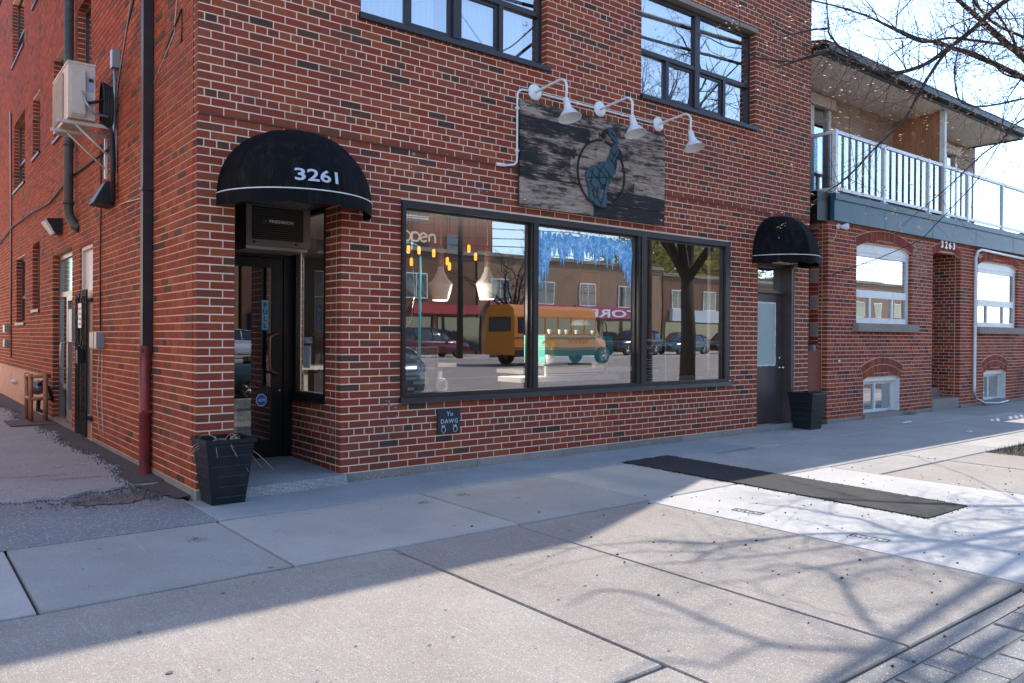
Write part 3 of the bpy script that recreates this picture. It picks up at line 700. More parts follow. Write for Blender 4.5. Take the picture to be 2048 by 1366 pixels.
# rest of the shell: back, far side, roof, floors
mb = MB(); mb.box(.12, 9.9, 16.8, 17, G, BH); mb.box(9.84, 9.955, .13, 17, G, BH); obj('rear_wall', mb, MAT['brick'], bld)
mb = MB(); mb.box(.02, 9.94, .02, 16.98, BH, BH+.06); mb.box(0, 9.96, -.03, .06, BH+.061, BH+.13); mb.box(-.03, .06, .061, 17, BH+.061, BH+.13); obj('roof', mb, MAT['gutter'], bld)
mb = MB(); mb.box(.13, 9.8, .14, 16.8, 3.30, 3.42); mb.box(.13, 9.8, .14, 16.8, 6.5, 6.6); obj('floor_slab', mb, MAT['plaster'], bld)
sm = MB()
for (cx, cz, n, sp, el) in ((1.62, 2.80, 4, .03, 3), (1.70, 2.95, 5, .05, 1), (2.3, 3.22, 6, .10, 1.5), (3.1, 3.05, 5, .09, 1), (2.75, 3.3, 4, .12, .6), (6.6, 3.1, 6, .25, 1), (7.2, 2.95, 5, .3, 1), (1.9, .70, 6, .05, 1), (7.85, .8, 6, .04, 3), (2.0, .62, 4, .05, 1)):
    for k in range(n):
        x, z = cx+random.gauss(0, sp), cz+random.gauss(0, sp*.8); a_, b_ = random.uniform(.008, .022), random.uniform(.006, .012)*el
        sm.poly([(x+a_*random.uniform(.6, 1.2)*cos(t_), -.0035-(.012 if z > H(13) else 0), z+b_*random.uniform(.6, 1.2)*sin(t_)) for t_ in [i*.785 for i in range(8)]])
obj('mortar_smears', sm, plain('grey_smear', (.33, .28, .27), .9), bld, kind='stuff')
# ---- windows
def window(holes_x, zb, zt, part_mat, parent, bars, yF=.09, panes=None, glass='glass_up', name='window', fw=.055, dep=.07):
    x0, x1 = holes_x
    b = MB(); b.box(x0, x1, yF, yF+dep, zt-fw, zt); b.box(x0, x1, yF, yF+dep, zb, zb+fw); b.box(x0, x0+fw, yF, yF+dep, zb+fw, zt-fw); b.box(x1-fw, x1, yF, yF+dep, zb+fw, zt-fw)
    for q in bars: b.box(*q)
    w = obj(name, b, part_mat, parent)
    for (a, c, d, e, yy) in panes:
        g = MB(); g.quad((a, yy, d), (c, yy, d), (c, yy, e), (a, yy, e)); obj('pane', g, MAT[glass], w)
    return w
def upper(x0, x1, zb=4.70, zt=6.14):
    xm = (x0+x1)/2; zh = 5.30; yF = .09; B = []; pn = []
    B.append((xm-.055, xm+.055, yF-.012, yF+.075, zb+.055, zt-.055))
    for s_, (a, b) in enumerate(((x0+.055, xm-.055), (xm+.055, x1-.055))):
        B.append((a, b, yF-.006, yF+.05, zh, zh+.06)); m = (a+b)/2
        B.append((m-.03, m+.03, yF-.004, yF+.05, zb+.055, zh))
        fr = (a, m) if s_ == 1 else (m, b)             # sliding sash set back
        B += [(fr[0]+(.0 if s_ else .03), fr[1]-(.03 if s_ else 0), yF+.02, yF+.06, zb+.055, zb+.095), (fr[0]+(.0 if s_ else .03), fr[1]-(.03 if s_ else 0), yF+.02, yF+.06, zh-.04, zh)]
        B.append((b-.05, b, yF+.02, yF+.055, zb+.095, zh-.04) if s_ == 0 else (m-.075, m-.03, yF+.02, yF+.055, zb+.095, zh-.04))
        pn += [(a, b, zh+.06, zt-.055, yF+.03), (a, m-.03, zb+.055, zh, yF+.04), (m+.03, b, zb+.055, zh, yF+.04)]
    w = window((x0, x1), zb, zt, MAT['bronze_up'], bld, B, yF, pn)
    s = MB(); s.hexa([(x0-.02, -.065, zb-.075), (x1+.03, -.065, zb-.075), (x1+.03, .1, zb-.075), (x0-.02, .1, zb-.075)], [(x0-.02, -.06, zb-.02), (x1+.03, -.06, zb-.02), (x1+.03, .1, zb), (x0-.02, .1, zb)]); obj('sill', s, MAT['bronze_up'], w)
    return w
upper(1.60, 4.10); upper(5.78, 8.38)
for hx in ((1.60, 4.10), (5.78, 8.38)):
    w = window(hx, 7.4, 8.8, MAT['bronze_up'], bld, [(sum(hx)/2-.05, sum(hx)/2+.05, .08, .16, 7.45, 8.75)], .09, [(hx[0]+.05, hx[1]-.05, 7.45, 8.75, .12)])
for hx in ((1.60, 4.10), (5.78, 8.38)): mb = MB(); mb.box(hx[0]-.06, hx[1]+.06, -.016, .1, 6.152, 6.21); obj('stone_lintel', mb, MAT['stone'], bld)
def curtain(x0, x1, z0, z1, y, label, n=26):
    b = MB(); pr = None
    for i in range(n*4+1):
        u = i/(n*4); x = x0+(x1-x0)*u; yy = y+.018*sin(u*n*2*pi*.5)+.012*sin(u*n*3.1+2)
        if pr: b.quad((pr[0], pr[1], z0), (x, yy, z0), (x, yy, z1), (pr[0], pr[1], z1), sm=True)
        pr = (x, yy)
    tag(obj('curtain', b, MAT['curtain'], None), label, 'curtain')
curtain(1.66, 2.62, 4.78, 6.1, .22, 'white sheer curtain in the left half of the upper window nearest the corner'); curtain(2.98, 3.9, 4.78, 6.1, .23, 'white sheer curtain in the right half of the upper window nearest the corner')
curtain(5.85, 6.85, 4.78, 6.1, .22, 'white sheer curtain drawn at the left edge of the upper window over the far lamps'); curtain(7.2, 8.0, 4.78, 6.1, .23, 'white curtain in the right half of the upper window over the far lamps')
mb = MB(); mb.box(.3, 9.7, 2.2, 2.3, 3.45, 6.45); obj('inner_wall', mb, plain('bluish_room', (.22, .26, .30), .9), bld)
# shop window
x0, x1, zb, zt = WX0, WX1, .70, 2.85; B = [(3.86, 3.97, -.035, .07, .80, zt-.075), (5.73, 5.90, -.035, .07, .80, zt-.075)]; yF = -.03
b = MB(); b.box(x0, x1, yF, .08, zt-.075, zt); b.box(x0, x0+.045, yF, .08, .80, zt-.075); b.box(x1-.10, x1, yF, .08, .80, zt-.075)
b.hexa([(x0-.02, yF-.03, zb), (x1+.02, yF-.03, zb), (x1+.02, .08, zb), (x0-.02, .08, zb)], [(x0-.02, yF-.02, zb+.055), (x1+.02, yF-.02, zb+.055), (x1+.02, .08, zb+.055), (x0-.02, .08, zb+.055)]); b.box(x0, x1, yF+.012, .08, zb+.0555, zb+.10)
for q in B: b.box(*q)
for q in ((3.885, 3.945), (5.78, 5.85)): b.box(q[0], q[1], -.048, -.0355, .80, zt-.08)
for q in ((2.135, 3.86), (3.97, 5.73), (5.90, 7.65)): b.box(q[0], q[1], .012, .05, zt-.10, zt-.0755); b.box(q[0], q[0]+.025, .012, .05, .80, zt-.10); b.box(q[1]-.025, q[1], .012, .05, .80, zt-.10)
shopw = obj('shop_window', b, MAT['bronze'], bld)
for i, (a, c) in enumerate(((2.16, 3.835), (3.995, 5.705), (5.925, 7.625))):
    g = MB(); g.quad((a, .035, .80), (c, .035, .80), (c, .035, zt-.10), (a, .035, zt-.10)); obj('pane', g, MAT['glass'], shopw)
# blue painted icicles on the middle pane
ic = MB()
for k in range(64):
    u = k/63; x = 4.03+1.62*u+random.uniform(-.02, .02); ztop = zt-.13-random.uniform(0, .05)
    ln = .20+.13*abs(sin(u*19))+random.uniform(-.05, .08)
    if u < .1: ln += .42*(1-u/.1)+.1
    if u > .9: ln += .40*(u-.9)/.1+.08
    w = random.uniform(.022, .042); pts = []
    for j in range(9):
        t = j/8; ww = w*(sin(pi*min(1, t*1.35+.1))*.9+.12) if t < .6 else w*(1-t)*1.9
        pts.append((x-ww*(1+random.uniform(-.2, .2)), ztop-ln*t))
    R_ = [(2*x-p[0]*1+random.uniform(-.006, .006), p[1]) for p in pts[::-1]]
    ic.poly([(p[0], .0322-k*.00002, p[1]) for p in pts+R_])
obj('icicle_painting', ic, MAT['bluepaint'], shopw)
# ---- glass entrance door in the recess (leaf, frame, transom)
DY = 1.20; FD = 1.36
b = MB(); b.box(FD-.06, 1.397, DY, DY+.09, .065, 2.74); b.box(.345, .41, DY, DY+.09, .065, 2.74); b.box(.41, FD-.06, DY, DY+.09, 2.27, 2.40)
b.box(.41, FD-.06, DY+.03, DY+.05, 2.401, 2.74)
dfr = obj('door_frame', b, MAT['black'], bld)
b = MB(); b.box(.415, FD-.065, DY+.02, DY+.065, .07, .26); b.box(.415, FD-.065, DY+.02, DY+.065, 2.16, 2.265); b.box(FD-.19, FD-.065, DY+.02, DY+.065, .26, 2.16); b.box(.415, .53, DY+.02, DY+.065, .26, 2.16)
dr = obj('door', b, MAT['black'], bld, label='black framed glass entrance door')
g = MB(); g.quad((.53, DY+.04, .26), (FD-.19, DY+.04, .26), (FD-.19, DY+.04, 2.16), (.53, DY+.04, 2.16)); obj('pane', g, MAT['glass_door'], dr)
b = MB(); hx = FD-.13; b.tube([(hx, DY+.02, 1.43), (hx, DY-.05, 1.43), (hx-.06, DY-.06, 1.42), (hx-.11, DY-.06, 1.39), (hx-.115, DY-.06, 1.2), (hx-.11, DY-.06, 1.04), (hx-.06, DY-.06, 1.0), (hx, DY-.05, .99), (hx, DY+.02, .99)], .013, 8); obj('handle', b, plain('copper_handle', (.35, .15, .08), .3, .8), dr)
b = MB(); b.disc((FD-.10, DY+.018, .80), .012); obj('lock', b, MAT['steel'], dr)
b = MB(); b.box(FD-.30, FD-.225, DY+.032, DY+.036, 1.47, 1.80); pl_ = obj('pull_sticker', b, MAT['pull'], dr)
for i, ch in enumerate('PULL'): text('lettering', ch, .07, (FD-.262, DY+.030, 1.72-i*.075), MAT['chalk'], pl_, .002, center=True)
b = MB()
oc = [(.055*cos(pi/8+k*pi/4), .062*sin(pi/8+k*pi/4)) for k in range(8)]
b.poly([(FD-.30+x, DY+.031, .70+z) for x, z in oc]); b2 = MB(); b2.poly([(FD-.30+x*1.15, DY+.033, .70+z*1.15) for x, z in oc])
sk = obj('alarm_sticker', b2, MAT['white'], dr)
s1 = MB(); s1.poly([(FD-.30+x, DY+.030, .70+z) for x, z in oc]); o = link(bpy.data.objects.new('sticker_face', s1.mesh('sticker_face', MAT['bluesign'])), None); o.parent = dr; o.location = -wloc(dr)
sk_t = text('lettering', 'ADT', .04, (FD-.30, DY+.027, .685), MAT['white'], None, .001, center=True); sk_t.parent = dr; sk_t.location = Vector(sk_t.location)-wloc(dr)
# side window of the recess, on the return wall
b = MB(); xx = 1.40
b.box(xx-.03, xx+.05, .355, 1.165, .74, .80); b.box(xx-.055, xx+.05, .345, 1.17, .70, .738); b.box(xx, xx+.05, .36, .40, .80, 2.75); b.box(xx-.002, xx+.05, 1.10, 1.20, .80, 2.75); b.box(xx, xx+.05, .40, 1.10, 2.70, 2.75)
rw = obj('recess_window', b, MAT['black'], bld)
g = MB(); g.quad((xx+.02, 1.10, .80), (xx+.02, .40, .80), (xx+.02, .40, 2.70), (xx+.02, 1.10, 2.70)); obj('pane', g, MAT['glass_door'], rw)
g = MB(); g.box(xx+.0, xx+.012, .98, .992, .81, 2.4); obj('chrome_strip', g, MAT['steel'], rw)
g = MB(); g.box(xx+.012, xx+.016, .76, .93, 1.06, 1.30); nt_ = obj('pass_notice', g, MAT['numeral'], rw)
o = text('pass_lettering', 'PASS', .09, (xx+.008, .93, 1.33), MAT['numeral'], None, .002, rot=(pi/2, 0, -pi/2)); o.parent = rw; o.location = Vector(o.location)-wloc(rw)
# ---- right-hand door
b = MB(); b.box(8.50, 8.545, .10, .25, .03, 2.62); b.box(9.44, 9.50, .10, .25, .03, 2.62); b.box(8.545, 9.44, .10, .25, 2.14, 2.19); b.box(8.545, 9.44, .10, .25, 2.56, 2.62); b.box(8.50, 9.50, .08, .25, G, .028); b.box(9.44, 9.499, -.004, .0995, .03, 2.62)
fr2 = obj('door_frame', b, MAT['door2'], bld)
b = MB(); b.box(8.55, 9.435, .16, .20, .04, 2.135); d2 = obj('door', b, MAT['door2'], bld, label='taupe steel door with a frosted light')
g = MB(); g.box(8.62, 9.20, .150, .158, .98, 1.98); obj('pane', g, MAT['glass_frost'], d2)
g = MB(); rnd = random.uniform
for (a, c, d, e) in ((8.60, 9.22, 1.975, 1.995), (8.60, 9.22, .965, .985), (8.598, 8.615, .985, 1.975), (9.205, 9.222, .985, 1.975)):
    n = 30
    for i in range(n):
        if d > 0 and (c-a) > (e-d): g.box(a+(c-a)*i/n, a+(c-a)*(i+.98)/n, .146, .1595, d+rnd(-.006, .004), e+rnd(-.004, .006))
        else: g.box(a+rnd(-.004, .004), c+rnd(-.004, .006), .146, .1595, d+(e-d)*i/n, d+(e-d)*(i+.98)/n)
obj('peeling_trim', g, MAT['whitevinyl'], d2)
g = MB(); g.lathe((9.36, .16, .93), [(.03, 0), (.03, -.01), (.012, -.012), (.012, -.04), (.028, -.05), (.03, -.07), (.015, -.085), (0, -.086)], 14, 'y'); obj('door_knob', g, MAT['steel'], d2)
g = MB(); g.lathe((9.36, .16, 1.09), [(.028, 0), (.028, -.015), (.018, -.02), (0, -.021)], 14, 'y'); obj('deadbolt', g, MAT['steel'], d2)
g = MB(); g.quad((8.545, .17, 2.19), (9.44, .17, 2.19), (9.44, .17, 2.56), (8.545, .17, 2.56)); obj('transom_pane', g, mglass('transom_glass', .35, (.7, .8, .78)), fr2)
g = MB(); g.quad((8.545, .2, 2.19), (9.44, .2, 2.19), (9.44, .2, 2.56), (8.545, .2, 2.56)); obj('transom_blind', g, MAT['plaster'], fr2)
g = MB(); g.box(8.50, 9.50, .0, .11, G-.03, .0275); g2 = MB(); g2.box(8.50, 9.50, .02, .14, .029, .05); obj('door_step', g, MAT['step'], bld); obj('threshold', g2, MAT['steel'], bld)
g = MB(); g.tube([(9.515, -.008, .05+i*.05) for i in range(50)], .007, 5); obj('sealant_bead', g, MAT['found'], bld)
# ---- side wall windows and doors
def swin(y0, y1, z0, z1, lo=True, lite=False):
    b = MB(); X = .10; fw = .05
    b.box(X, X+.06, y0, y1, z1-fw, z1); b.box(X, X+.06, y0, y1, z0, z0+fw); b.box(X, X+.06, y0, y0+fw, z0+fw, z1-fw); b.box(X, X+.06, y1-fw, y1, z0+fw, z1-fw)
    zm = z0+(z1-z0)*.40
    if lo: b.box(X-.006, X+.05, y0+fw, y1-fw, zm-.03, zm+.03)
    w = obj('window', b, MAT['bronze_up'], bld)
    g = MB(); g.quad((X+.02, y1-fw, z0+fw), (X+.02, y0+fw, z0+fw), (X+.02, y0+fw, z1-fw), (X+.02, y1-fw, z1-fw)); obj('pane', g, MAT['glass_up'], w)
    s = MB(); s.box(-.035, .10, y0-.02, y1+.02, z0-.05, z0-.003); obj('sill', s, MAT['bronze_up'], w)
for q in holesS[2:10]: swin(*q, lo=(q[1]-q[0] > .95))
mb = MB(); mb.box(.6, .7, .3, 16, 3.45, 6.45); mb.box(.6, .7, 8.4, 16, G, 3.2); obj('side_room_wall', mb, plain('blue_room', (.25, .28, .33), .9), bld)
# glass side door with sidelight
b = MB(); X = .09
b.box(X, X+.08, 6.04, 6.10, .0, 2.71); b.box(X, X+.08, 7.70, 7.77, .0, 2.71); b.box(X, X+.08, 6.10, 7.70, 2.64, 2.71); b.box(X, X+.08, 6.10, 7.70, 2.02, 2.10); b.box(X, X+.08, 6.96, 7.04, .0, 2.02); b.box(X, X+.08, 7.04, 7.70, .52, .60); b.box(X, X+.08, 6.10, 7.70, .0, .05)
b.box(X-.02, X+.06, 6.10, 6.20, .05, 2.02); b.box(X-.02, X+.06, 6.86, 6.955, .05, 2.02); b.box(X-.02, X+.06, 6.20, 6.86, .05, .22); b.box(X-.02, X+.06, 6.20, 6.86, 1.94, 2.02)
sd = obj('glass_side_door', b, MAT['galv'], bld)
for (a, c, d, e, m_) in ((6.20, 6.86, .22, 1.94, 'glass_frost2'), (6.10, 7.70, 2.10, 2.64, 'glass_frost2')):
    g = MB(); g.quad((X+.03, c, d), (X+.03, a, d), (X+.03, a, e), (X+.03, c, e)); obj('pane', g, MAT[m_], sd)
g = MB(); g.quad((X+.03, 7.70, .60), (X+.03, 7.04, .60), (X+.03, 7.04, 2.02), (X+.03, 7.70, 2.02)); obj('pane', g, MAT['glass_door'], sd)
g = MB(); g.tube([(X, 6.93, 1.28), (X-.10, 6.93, 1.27), (X-.11, 6.93, 1.24), (X-.11, 6.93, .9), (X-.10, 6.93, .87), (X, 6.93, .86)], .012, 6); obj('pull_handle', g, MAT['steel'], sd)
g = MB(); g.box(X-.03, X-.02, 6.10, 6.95, G+.01, .03); obj('threshold', g, MAT['steel'], sd)
mb = MB(); mb.box(.45, .5, 5.9, 7.9, G, 3); mb.box(.45, .5, 4.4, 5.6, G, 3); mb.box(.1, 1.2, 5.62, 5.7, G, 3); obj('vestibule_wall', mb, MAT['walldark'], bld)
# second side door: white transom over a boarded opening
b = MB(); b.box(.02, .09, 4.54, 4.60, .0, 2.67); b.box(.02, .09, 5.37, 5.43, .0, 2.67); b.box(.02, .09, 4.60, 5.37, 2.60, 2.67); b.box(.02, .09, 4.60, 5.37, 1.90, 2.02)
d3 = obj('boarded_side_door', b, MAT['offwhite'], bld)
g = MB(); g.box(.06, .075, 4.60, 5.37, 2.02, 2.60); obj('transom_board', g, MAT['whitevinyl'], d3)
g = MB(); g.box(.09, .13, 4.60, 5.37, .02, 1.90); obj('door_leaf', g, MAT['galv'], d3)
g = MB(); g.box(-.01, .12, 4.53, 5.44, G, .28); obj('block_sill', g, MAT['peach'], d3)
# ------------------------------------------------------------------ awnings
def dome_y(x, z, cx, z0, a, d, h):
    q = 1-((x-cx)/a)**2-((z-z0)/h)**2
    return -d*sqrt(max(q, 0.0004))
def awning(cx, a, d, z0, h, val, label, gores=7):
    t = thing('awning', label, 'awning', (cx, 0, z0), 'black dome awnings over the doors')
    b = MB(); SUB = 4; NA = gores*SUB; NE = 14
    def P(i, j):                                        # i azimuth 0..NA left to right, j elevation 0..NE
        az = pi*i/NA; fr = (i % SUB)/SUB; sag = 1-.030*sin(pi*fr)*(1 if True else 0)
        el = (pi/2)*j/NE; r = cos(el)**.92
        return (cx-a*cos(az)*r*sag, -.006-d*sin(az)*r*sag, z0+h*sin(el)*(1-.004*sin(pi*fr)))
    n = len(b.v)
    for j in range(NE+1):
        for i in range(NA+1): b.v.append(P(i, j))
    for j in range(NE):
        for i in range(NA):
            q = n+j*(NA+1)+i; b.f.append((q, q+1, q+NA+2, q+NA+1)); b.t.append(.5); b.sm.append(True)
    obj('canopy', b, MAT['cloth'], t)
    v = MB(); pr = None
    for i in range(NA*2+1):
        az = pi*i/(NA*2); x = cx-a*1.005*cos(az); y = -.006-d*1.005*sin(az); dz = .012*sin(i*.7)+.006*sin(i*2.3)
        q = (x, y, dz)
        if pr: v.quad((pr[0], pr[1], z0-val+pr[2]), (x, y, z0-val+dz), (x, y, z0-.012), (pr[0], pr[1], z0-.012), sm=True)
        pr = q
    obj('valance', v, MAT['cloth'], t)
    w = MB(); w.tube([(cx-a*1.008*cos(pi*i/40), -.008-d*1.008*sin(pi*i/40), z0-.006) for i in range(41)], .0065, 5); obj('piping', w, MAT['whitevinyl'], t)
    f = MB()
    f.tube([(cx-a*.97*cos(pi*i/24), -.01-d*.97*sin(pi*i/24), z0-.01) for i in range(25)], .01, 5)
    for k in range(1, gores):
        az = pi*k/gores; f.tube([(cx-a*.975*cos(az)*cos(e), -.006-d*.975*sin(az)*cos(e), z0+h*.975*sin(e)) for e in [pi/2*i/8 for i in range(9)]], .008, 5)
    obj('frame', f, MAT['ironblack'], t)
    s = MB()
    for k in range(1, gores):
        az = pi*k/gores; s.tube([(cx-a*1.001*cos(az)*cos(e)**.92, -.006-d*1.001*sin(az)*cos(e)**.92, z0+h*1.001*sin(e)) for e in [pi/2*i/12 for i in range(13)]], .0022, 4)
    obj('seam', s, MAT['cloth'], t)
    return t
aw = awning(.90, .73, .75, 2.70, .655, .125, 'larger black dome awning with white street numbers over the recessed entrance')
me = text_mesh('3261', .150, .003, 1.0, 1.0, 0)
xs_ = [v.co.x for v in me.vertices]; k = .385/(max(xs_)-min(xs_))
for v in me.vertices:
    x = .605+v.co.x*k; z = 2.768+v.co.y; 
    v.co = (x, dome_y(x, z, .90, 2.70, .73, .75, .655)*1.0-.022, z)
me.materials.clear(); me.materials.append(MAT['numeral']); o = bpy.data.objects.new('house_number', me); link(o, aw)
awning(8.97, .63, .68, 2.695, .66, .13, 'smaller plain black dome awning over the taupe door')
# ------------------------------------------------------------------ window air conditioner over the door
ac = thing('window_air_conditioner', 'taupe window air conditioner over the glass door, under the numbered awning', 'air conditioner', (1.03, .9, 2.33))
b = MB(); b.box(.695, 1.385, .70, 1.19, 2.335, 2.755); obj('casing', b, MAT['acface'], ac)
b = MB(); b.box(.755, 1.30, .686, .699, 2.40, 2.735); obj('grille', b, MAT['grille'], ac)
for i in range(15): b = MB(); b.box(.76, 1.295, .680, .6855, 2.408+i*.0215, 2.418+i*.0215); obj('slat', b, plain('slat_brown', (.055, .045, .042), .5) if i == 0 else bpy.data.materials['slat_brown'], ac)
text('lettering', 'FRIEDRICH', .042, (.925, .677, 2.575), MAT['white'], ac, .0012, width=.255)
b = MB(); b.prism([(.862, 2.56), (.885, 2.553), (.902, 2.575), (.905, 2.612), (.88, 2.604), (.865, 2.615)], .676, .679); obj('emblem', b, plain('emblem_blue', (.04, .07, .16), .4), ac)
for (x, z) in ((.775, 2.37), (1.225, 2.37)):
    b = MB(); b.lathe((x, .70, z), [(.013, 0), (.013, -.006), (0, -.006)], 10, 'y'); obj('screw', b, MAT['ironblack'], ac)
    b = MB(); b.lathe((x+.04, .70, z-.006), [(.008, 0), (.008, -.005), (0, -.006)], 8, 'y'); obj('screw', b, MAT['steel'], ac)
b = MB(); b.box(.70, 1.36, .72, 1.19, 2.30, 2.332); obj('drip_tray', b, MAT['galv'], ac)
# ------------------------------------------------------------------ split unit on the side wall
a2 = thing('split_air_conditioner', 'cream outdoor air conditioning unit on white wall brackets above the side doors', 'air conditioner', (-.4, 3.6, 3.86))
b = MB(); b.box(-.53, -.25, 3.06, 4.10, 3.92, 4.55); b.box(-.538, -.242, 3.052, 4.108, 4.551, 4.575); obj('casing', b, MAT['offwhite'], a2)
b = MB(); b.box(-.535, -.5305, 3.35, 4.05, 3.97, 4.50); obj('fan_recess', b, plain('shaded_grille', (.30, .26, .22), .6), a2)
for i in range(24): b = MB(); b.box(-.548, -.538, 3.35, 4.05, 3.975+i*.0225, 3.984+i*.0225); obj('fin', b, MAT['offwhite'], a2)
b = MB(); b.hexa([(-.50, 3.02, 3.97), (-.36, 3.02, 3.97), (-.36, 3.052, 3.93), (-.50, 3.052, 3.93)], [(-.50, 3.02, 4.46), (-.36, 3.02, 4.46), (-.36, 3.052, 4.50), (-.50, 3.052, 4.50)]); obj('service_cover', b, MAT['offwhite'], a2)
b = MB(); b.box(-.345, -.27, 3.055, 3.0585, 4.25, 4.42); obj('rating_label', b, plain('label_blue_grey', (.35, .42, .55), .5), a2)
b = MB(); b.box(-.32, -.27, 3.052, 3.0548, 4.36, 4.40); obj('label_band', b, MAT['chalk'], a2)
br = thing('wall_bracket', 'white steel bracket pair carrying the cream outdoor unit', 'bracket', (0, 3.6, 3.5))
for y in (3.14, 3.66):
    z = 3.885
    b = MB(); b.box(-.62, -.005, y-.018, y+.018, z-.02, z+.02); obj('arm', b, MAT['offwhite'], br)
    b = MB(); b.box(-.035, -.004, y-.02, y+.02, 3.36, z-.021); obj('upright', b, MAT['white'], br)
    b = MB(); b.tube([(-.44, y, z-.02), (-.02, y, 3.48)], .014, 4); obj('brace', b, MAT['offwhite'], br)
eb = thing('isolator_box', 'small grey electrical isolator box high on the side wall beside the cream unit', 'electrical box', (-.05, 3.02, 4.55))
b = MB(); b.box(-.09, -.005, 2.96, 3.08, 4.57, 4.78); obj('case', b, MAT['greymetal'], eb)
b = MB(); b.tube([(-.05, 3.02, 4.57), (-.05, 3.03, 4.3), (-.05, 3.1, 3.6), (-.05, 3.1, 3.1)], .017, 7); obj('conduit', b, MAT['greymetal'], eb)
b = MB()
for k in range(5):
    b.tube([(-.08-.02*k, 3.12+.10*sin(2*pi*i/20)*1.2, 4.12+.24*cos(2*pi*i/20)+.01*k) for i in range(21)], .018, 6)
tag(obj('hose_coil', b, MAT['cable'], None), 'coiled black insulated hoses hanging beside the cream outdoor unit', 'hose')
b = MB()
b.tube([(-.40, 3.05, 4.28), (-.36, 2.98, 4.1), (-.28, 2.97, 3.98), (-.14, 3.0, 3.98), (-.08, 3.1, 4.02)], .016, 7); tag(obj('grey_hose', b, MAT['greymetal'], None), 'grey flexible conduit looping from the cream outdoor unit to the wall', 'hose')
b = MB(); b.tube([(-.37, 3.05, 4.10), (-.25, 3.0, 4.13), (-.15, 3.0, 4.18), (-.1, 3.1, 4.3)], .018, 7); b.tube([(-.1, 3.1, 4.3), (-.07, 3.1, 4.0), (-.06, 3.06, 3.5), (-.06, 3.05, 3.0)], .03, 7)
tag(obj('refrigerant_line', b, MAT['cable'], None), 'thick black refrigerant line from the cream outdoor unit down the wall', 'hose')
fl = thing('floodlight', 'black wall floodlight hanging under the cable bundle on the side wall', 'floodlight', (-.15, 3.3, 3.1))
b = MB(); b.hexa([(-.24, 3.2, 2.99), (-.02, 3.2, 2.97), (-.02, 3.55, 2.97), (-.24, 3.55, 2.99)], [(-.10, 3.25, 3.26), (-.02, 3.25, 3.28), (-.02, 3.5, 3.28), (-.10, 3.5, 3.26)]); obj('housing', b, MAT['ironblack'], fl)
wl_ = thing('wall_pack_light', 'small wall lamp with a white lens above the glass side door', 'wall lamp', (-.1, 7.0, 3.1))
b = MB(); b.hexa([(-.10, 6.85, 3.0), (-.0, 6.85, 3.0), (-.0, 7.2, 3.0), (-.10, 7.2, 3.0)], [(-.22, 6.85, 3.22), (-.0, 6.85, 3.24), (-.0, 7.2, 3.24), (-.22, 7.2, 3.22)]); obj('housing', b, MAT['ironblack'], wl_)
b = MB(); b.hexa([(-.13, 6.87, 2.99), (-.105, 6.87, 2.99), (-.105, 7.18, 2.99), (-.13, 7.18, 2.99)], [(-.26, 6.87, 3.18), (-.225, 6.87, 3.21), (-.225, 7.18, 3.21), (-.26, 7.18, 3.18)]); obj('lens', b, MAT['white'], wl_)
# ------------------------------------------------------------------ pipes and cables on the side wall
dp = thing('downspout', 'square brown downspout standing in a red painted pipe near the corner', 'downspout', (-.06, 1.5, 0))
b = MB(); b.box(-.105, -.012, 1.45, 1.55, 1.22, 9.3); obj('square_pipe', b, MAT['downspout'], dp)
b = MB(); b.lathe((-.066, 1.5, 0), [(.0, 1.30), (.060, 1.30), (.062, 1.27), (.058, 1.25), (.058, .62), (.064, .615), (.064, .59), (.058, .585), (.058, -.06)], 16); obj('red_pipe', b, MAT['redpipe'], dp)
for z in (2.9, .60, 6.2): b = MB(); b.box(-.115, -.002, 1.43, 1.57, z, z+.03); obj('strap', b, MAT['downspout'] if z != .60 else MAT['redpipe'], dp)
gp = thing('drain_pipe', 'round olive drain pipe high on the side wall ending above the doors', 'drain pipe', (-.1, 5.75, 3.0))
b = MB(); b.tube([(-.10, 5.75, 9.3), (-.10, 5.75, 3.25), (-.09, 5.72, 3.12), (-.04, 5.60, 2.98), (.02, 5.5, 2.93)], .065, 12); obj('pipe', b, MAT['greenpipe'], gp)
for z in (4.15, 7.5, 3.3): b = MB(); b.tube([(-.10, 5.75, z), (-.10, 5.75, z+.06)], .075, 12); obj('collar', b, MAT['greenpipe'], gp)
def cable(pts, r, label, mat='cable', name='cable'):
    b = MB(); b.tube(pts, r, 5); return tag(obj(name, b, MAT[mat], None), label, 'cable')
cable([(-.13, 1.35, 5.3), (-.14, 1.6, 5.0), (-.10, 2.2, 4.75), (-.06, 2.7, 4.45), (-.04, 3.0, 4.15)], .010, 'black cable sweeping from the brown downspout to the coiled hoses')
cable([(-.15, 1.33, 5.3), (-.16, 1.7, 4.95), (-.10, 2.3, 4.65), (-.06, 2.8, 4.35), (-.04, 3.02, 4.05)], .007, 'grey cable sweeping beside the black one from the downspout', 'greymetal')
cable([(-.02, 3.4, 3.7), (-.03, 4.4, 3.72), (-.03, 6.2, 3.75), (-.03, 8, 3.62), (-.04, 10, 3.7), (-.03, 13, 3.75), (-.03, 16, 3.6)], .016, 'black cable bundle running along the side wall behind the olive pipe')
cable([(-.02, 3.95, 3.85), (-.02, 3.93, 3.2), (-.02, 3.97, 2.4), (-.02, 3.94, 1.45)], .010, 'dark cable dropping down the brick to the grey meter boxes')
cable([(-.015, 4.0, 1.25), (-.02, 4.1, .9), (-.02, 4.15, .5), (-.02, 4.0, .15)], .006, 'thin pink wire trailing under the grey meter boxes', 'whitecable')
cable([(-.015, 3.85, 1.25), (-.02, 3.86, .7), (-.02, 3.8, .25), (-.03, 3.7, .15)], .005, 'thin white wire trailing under the grey meter boxes', 'whitecable')
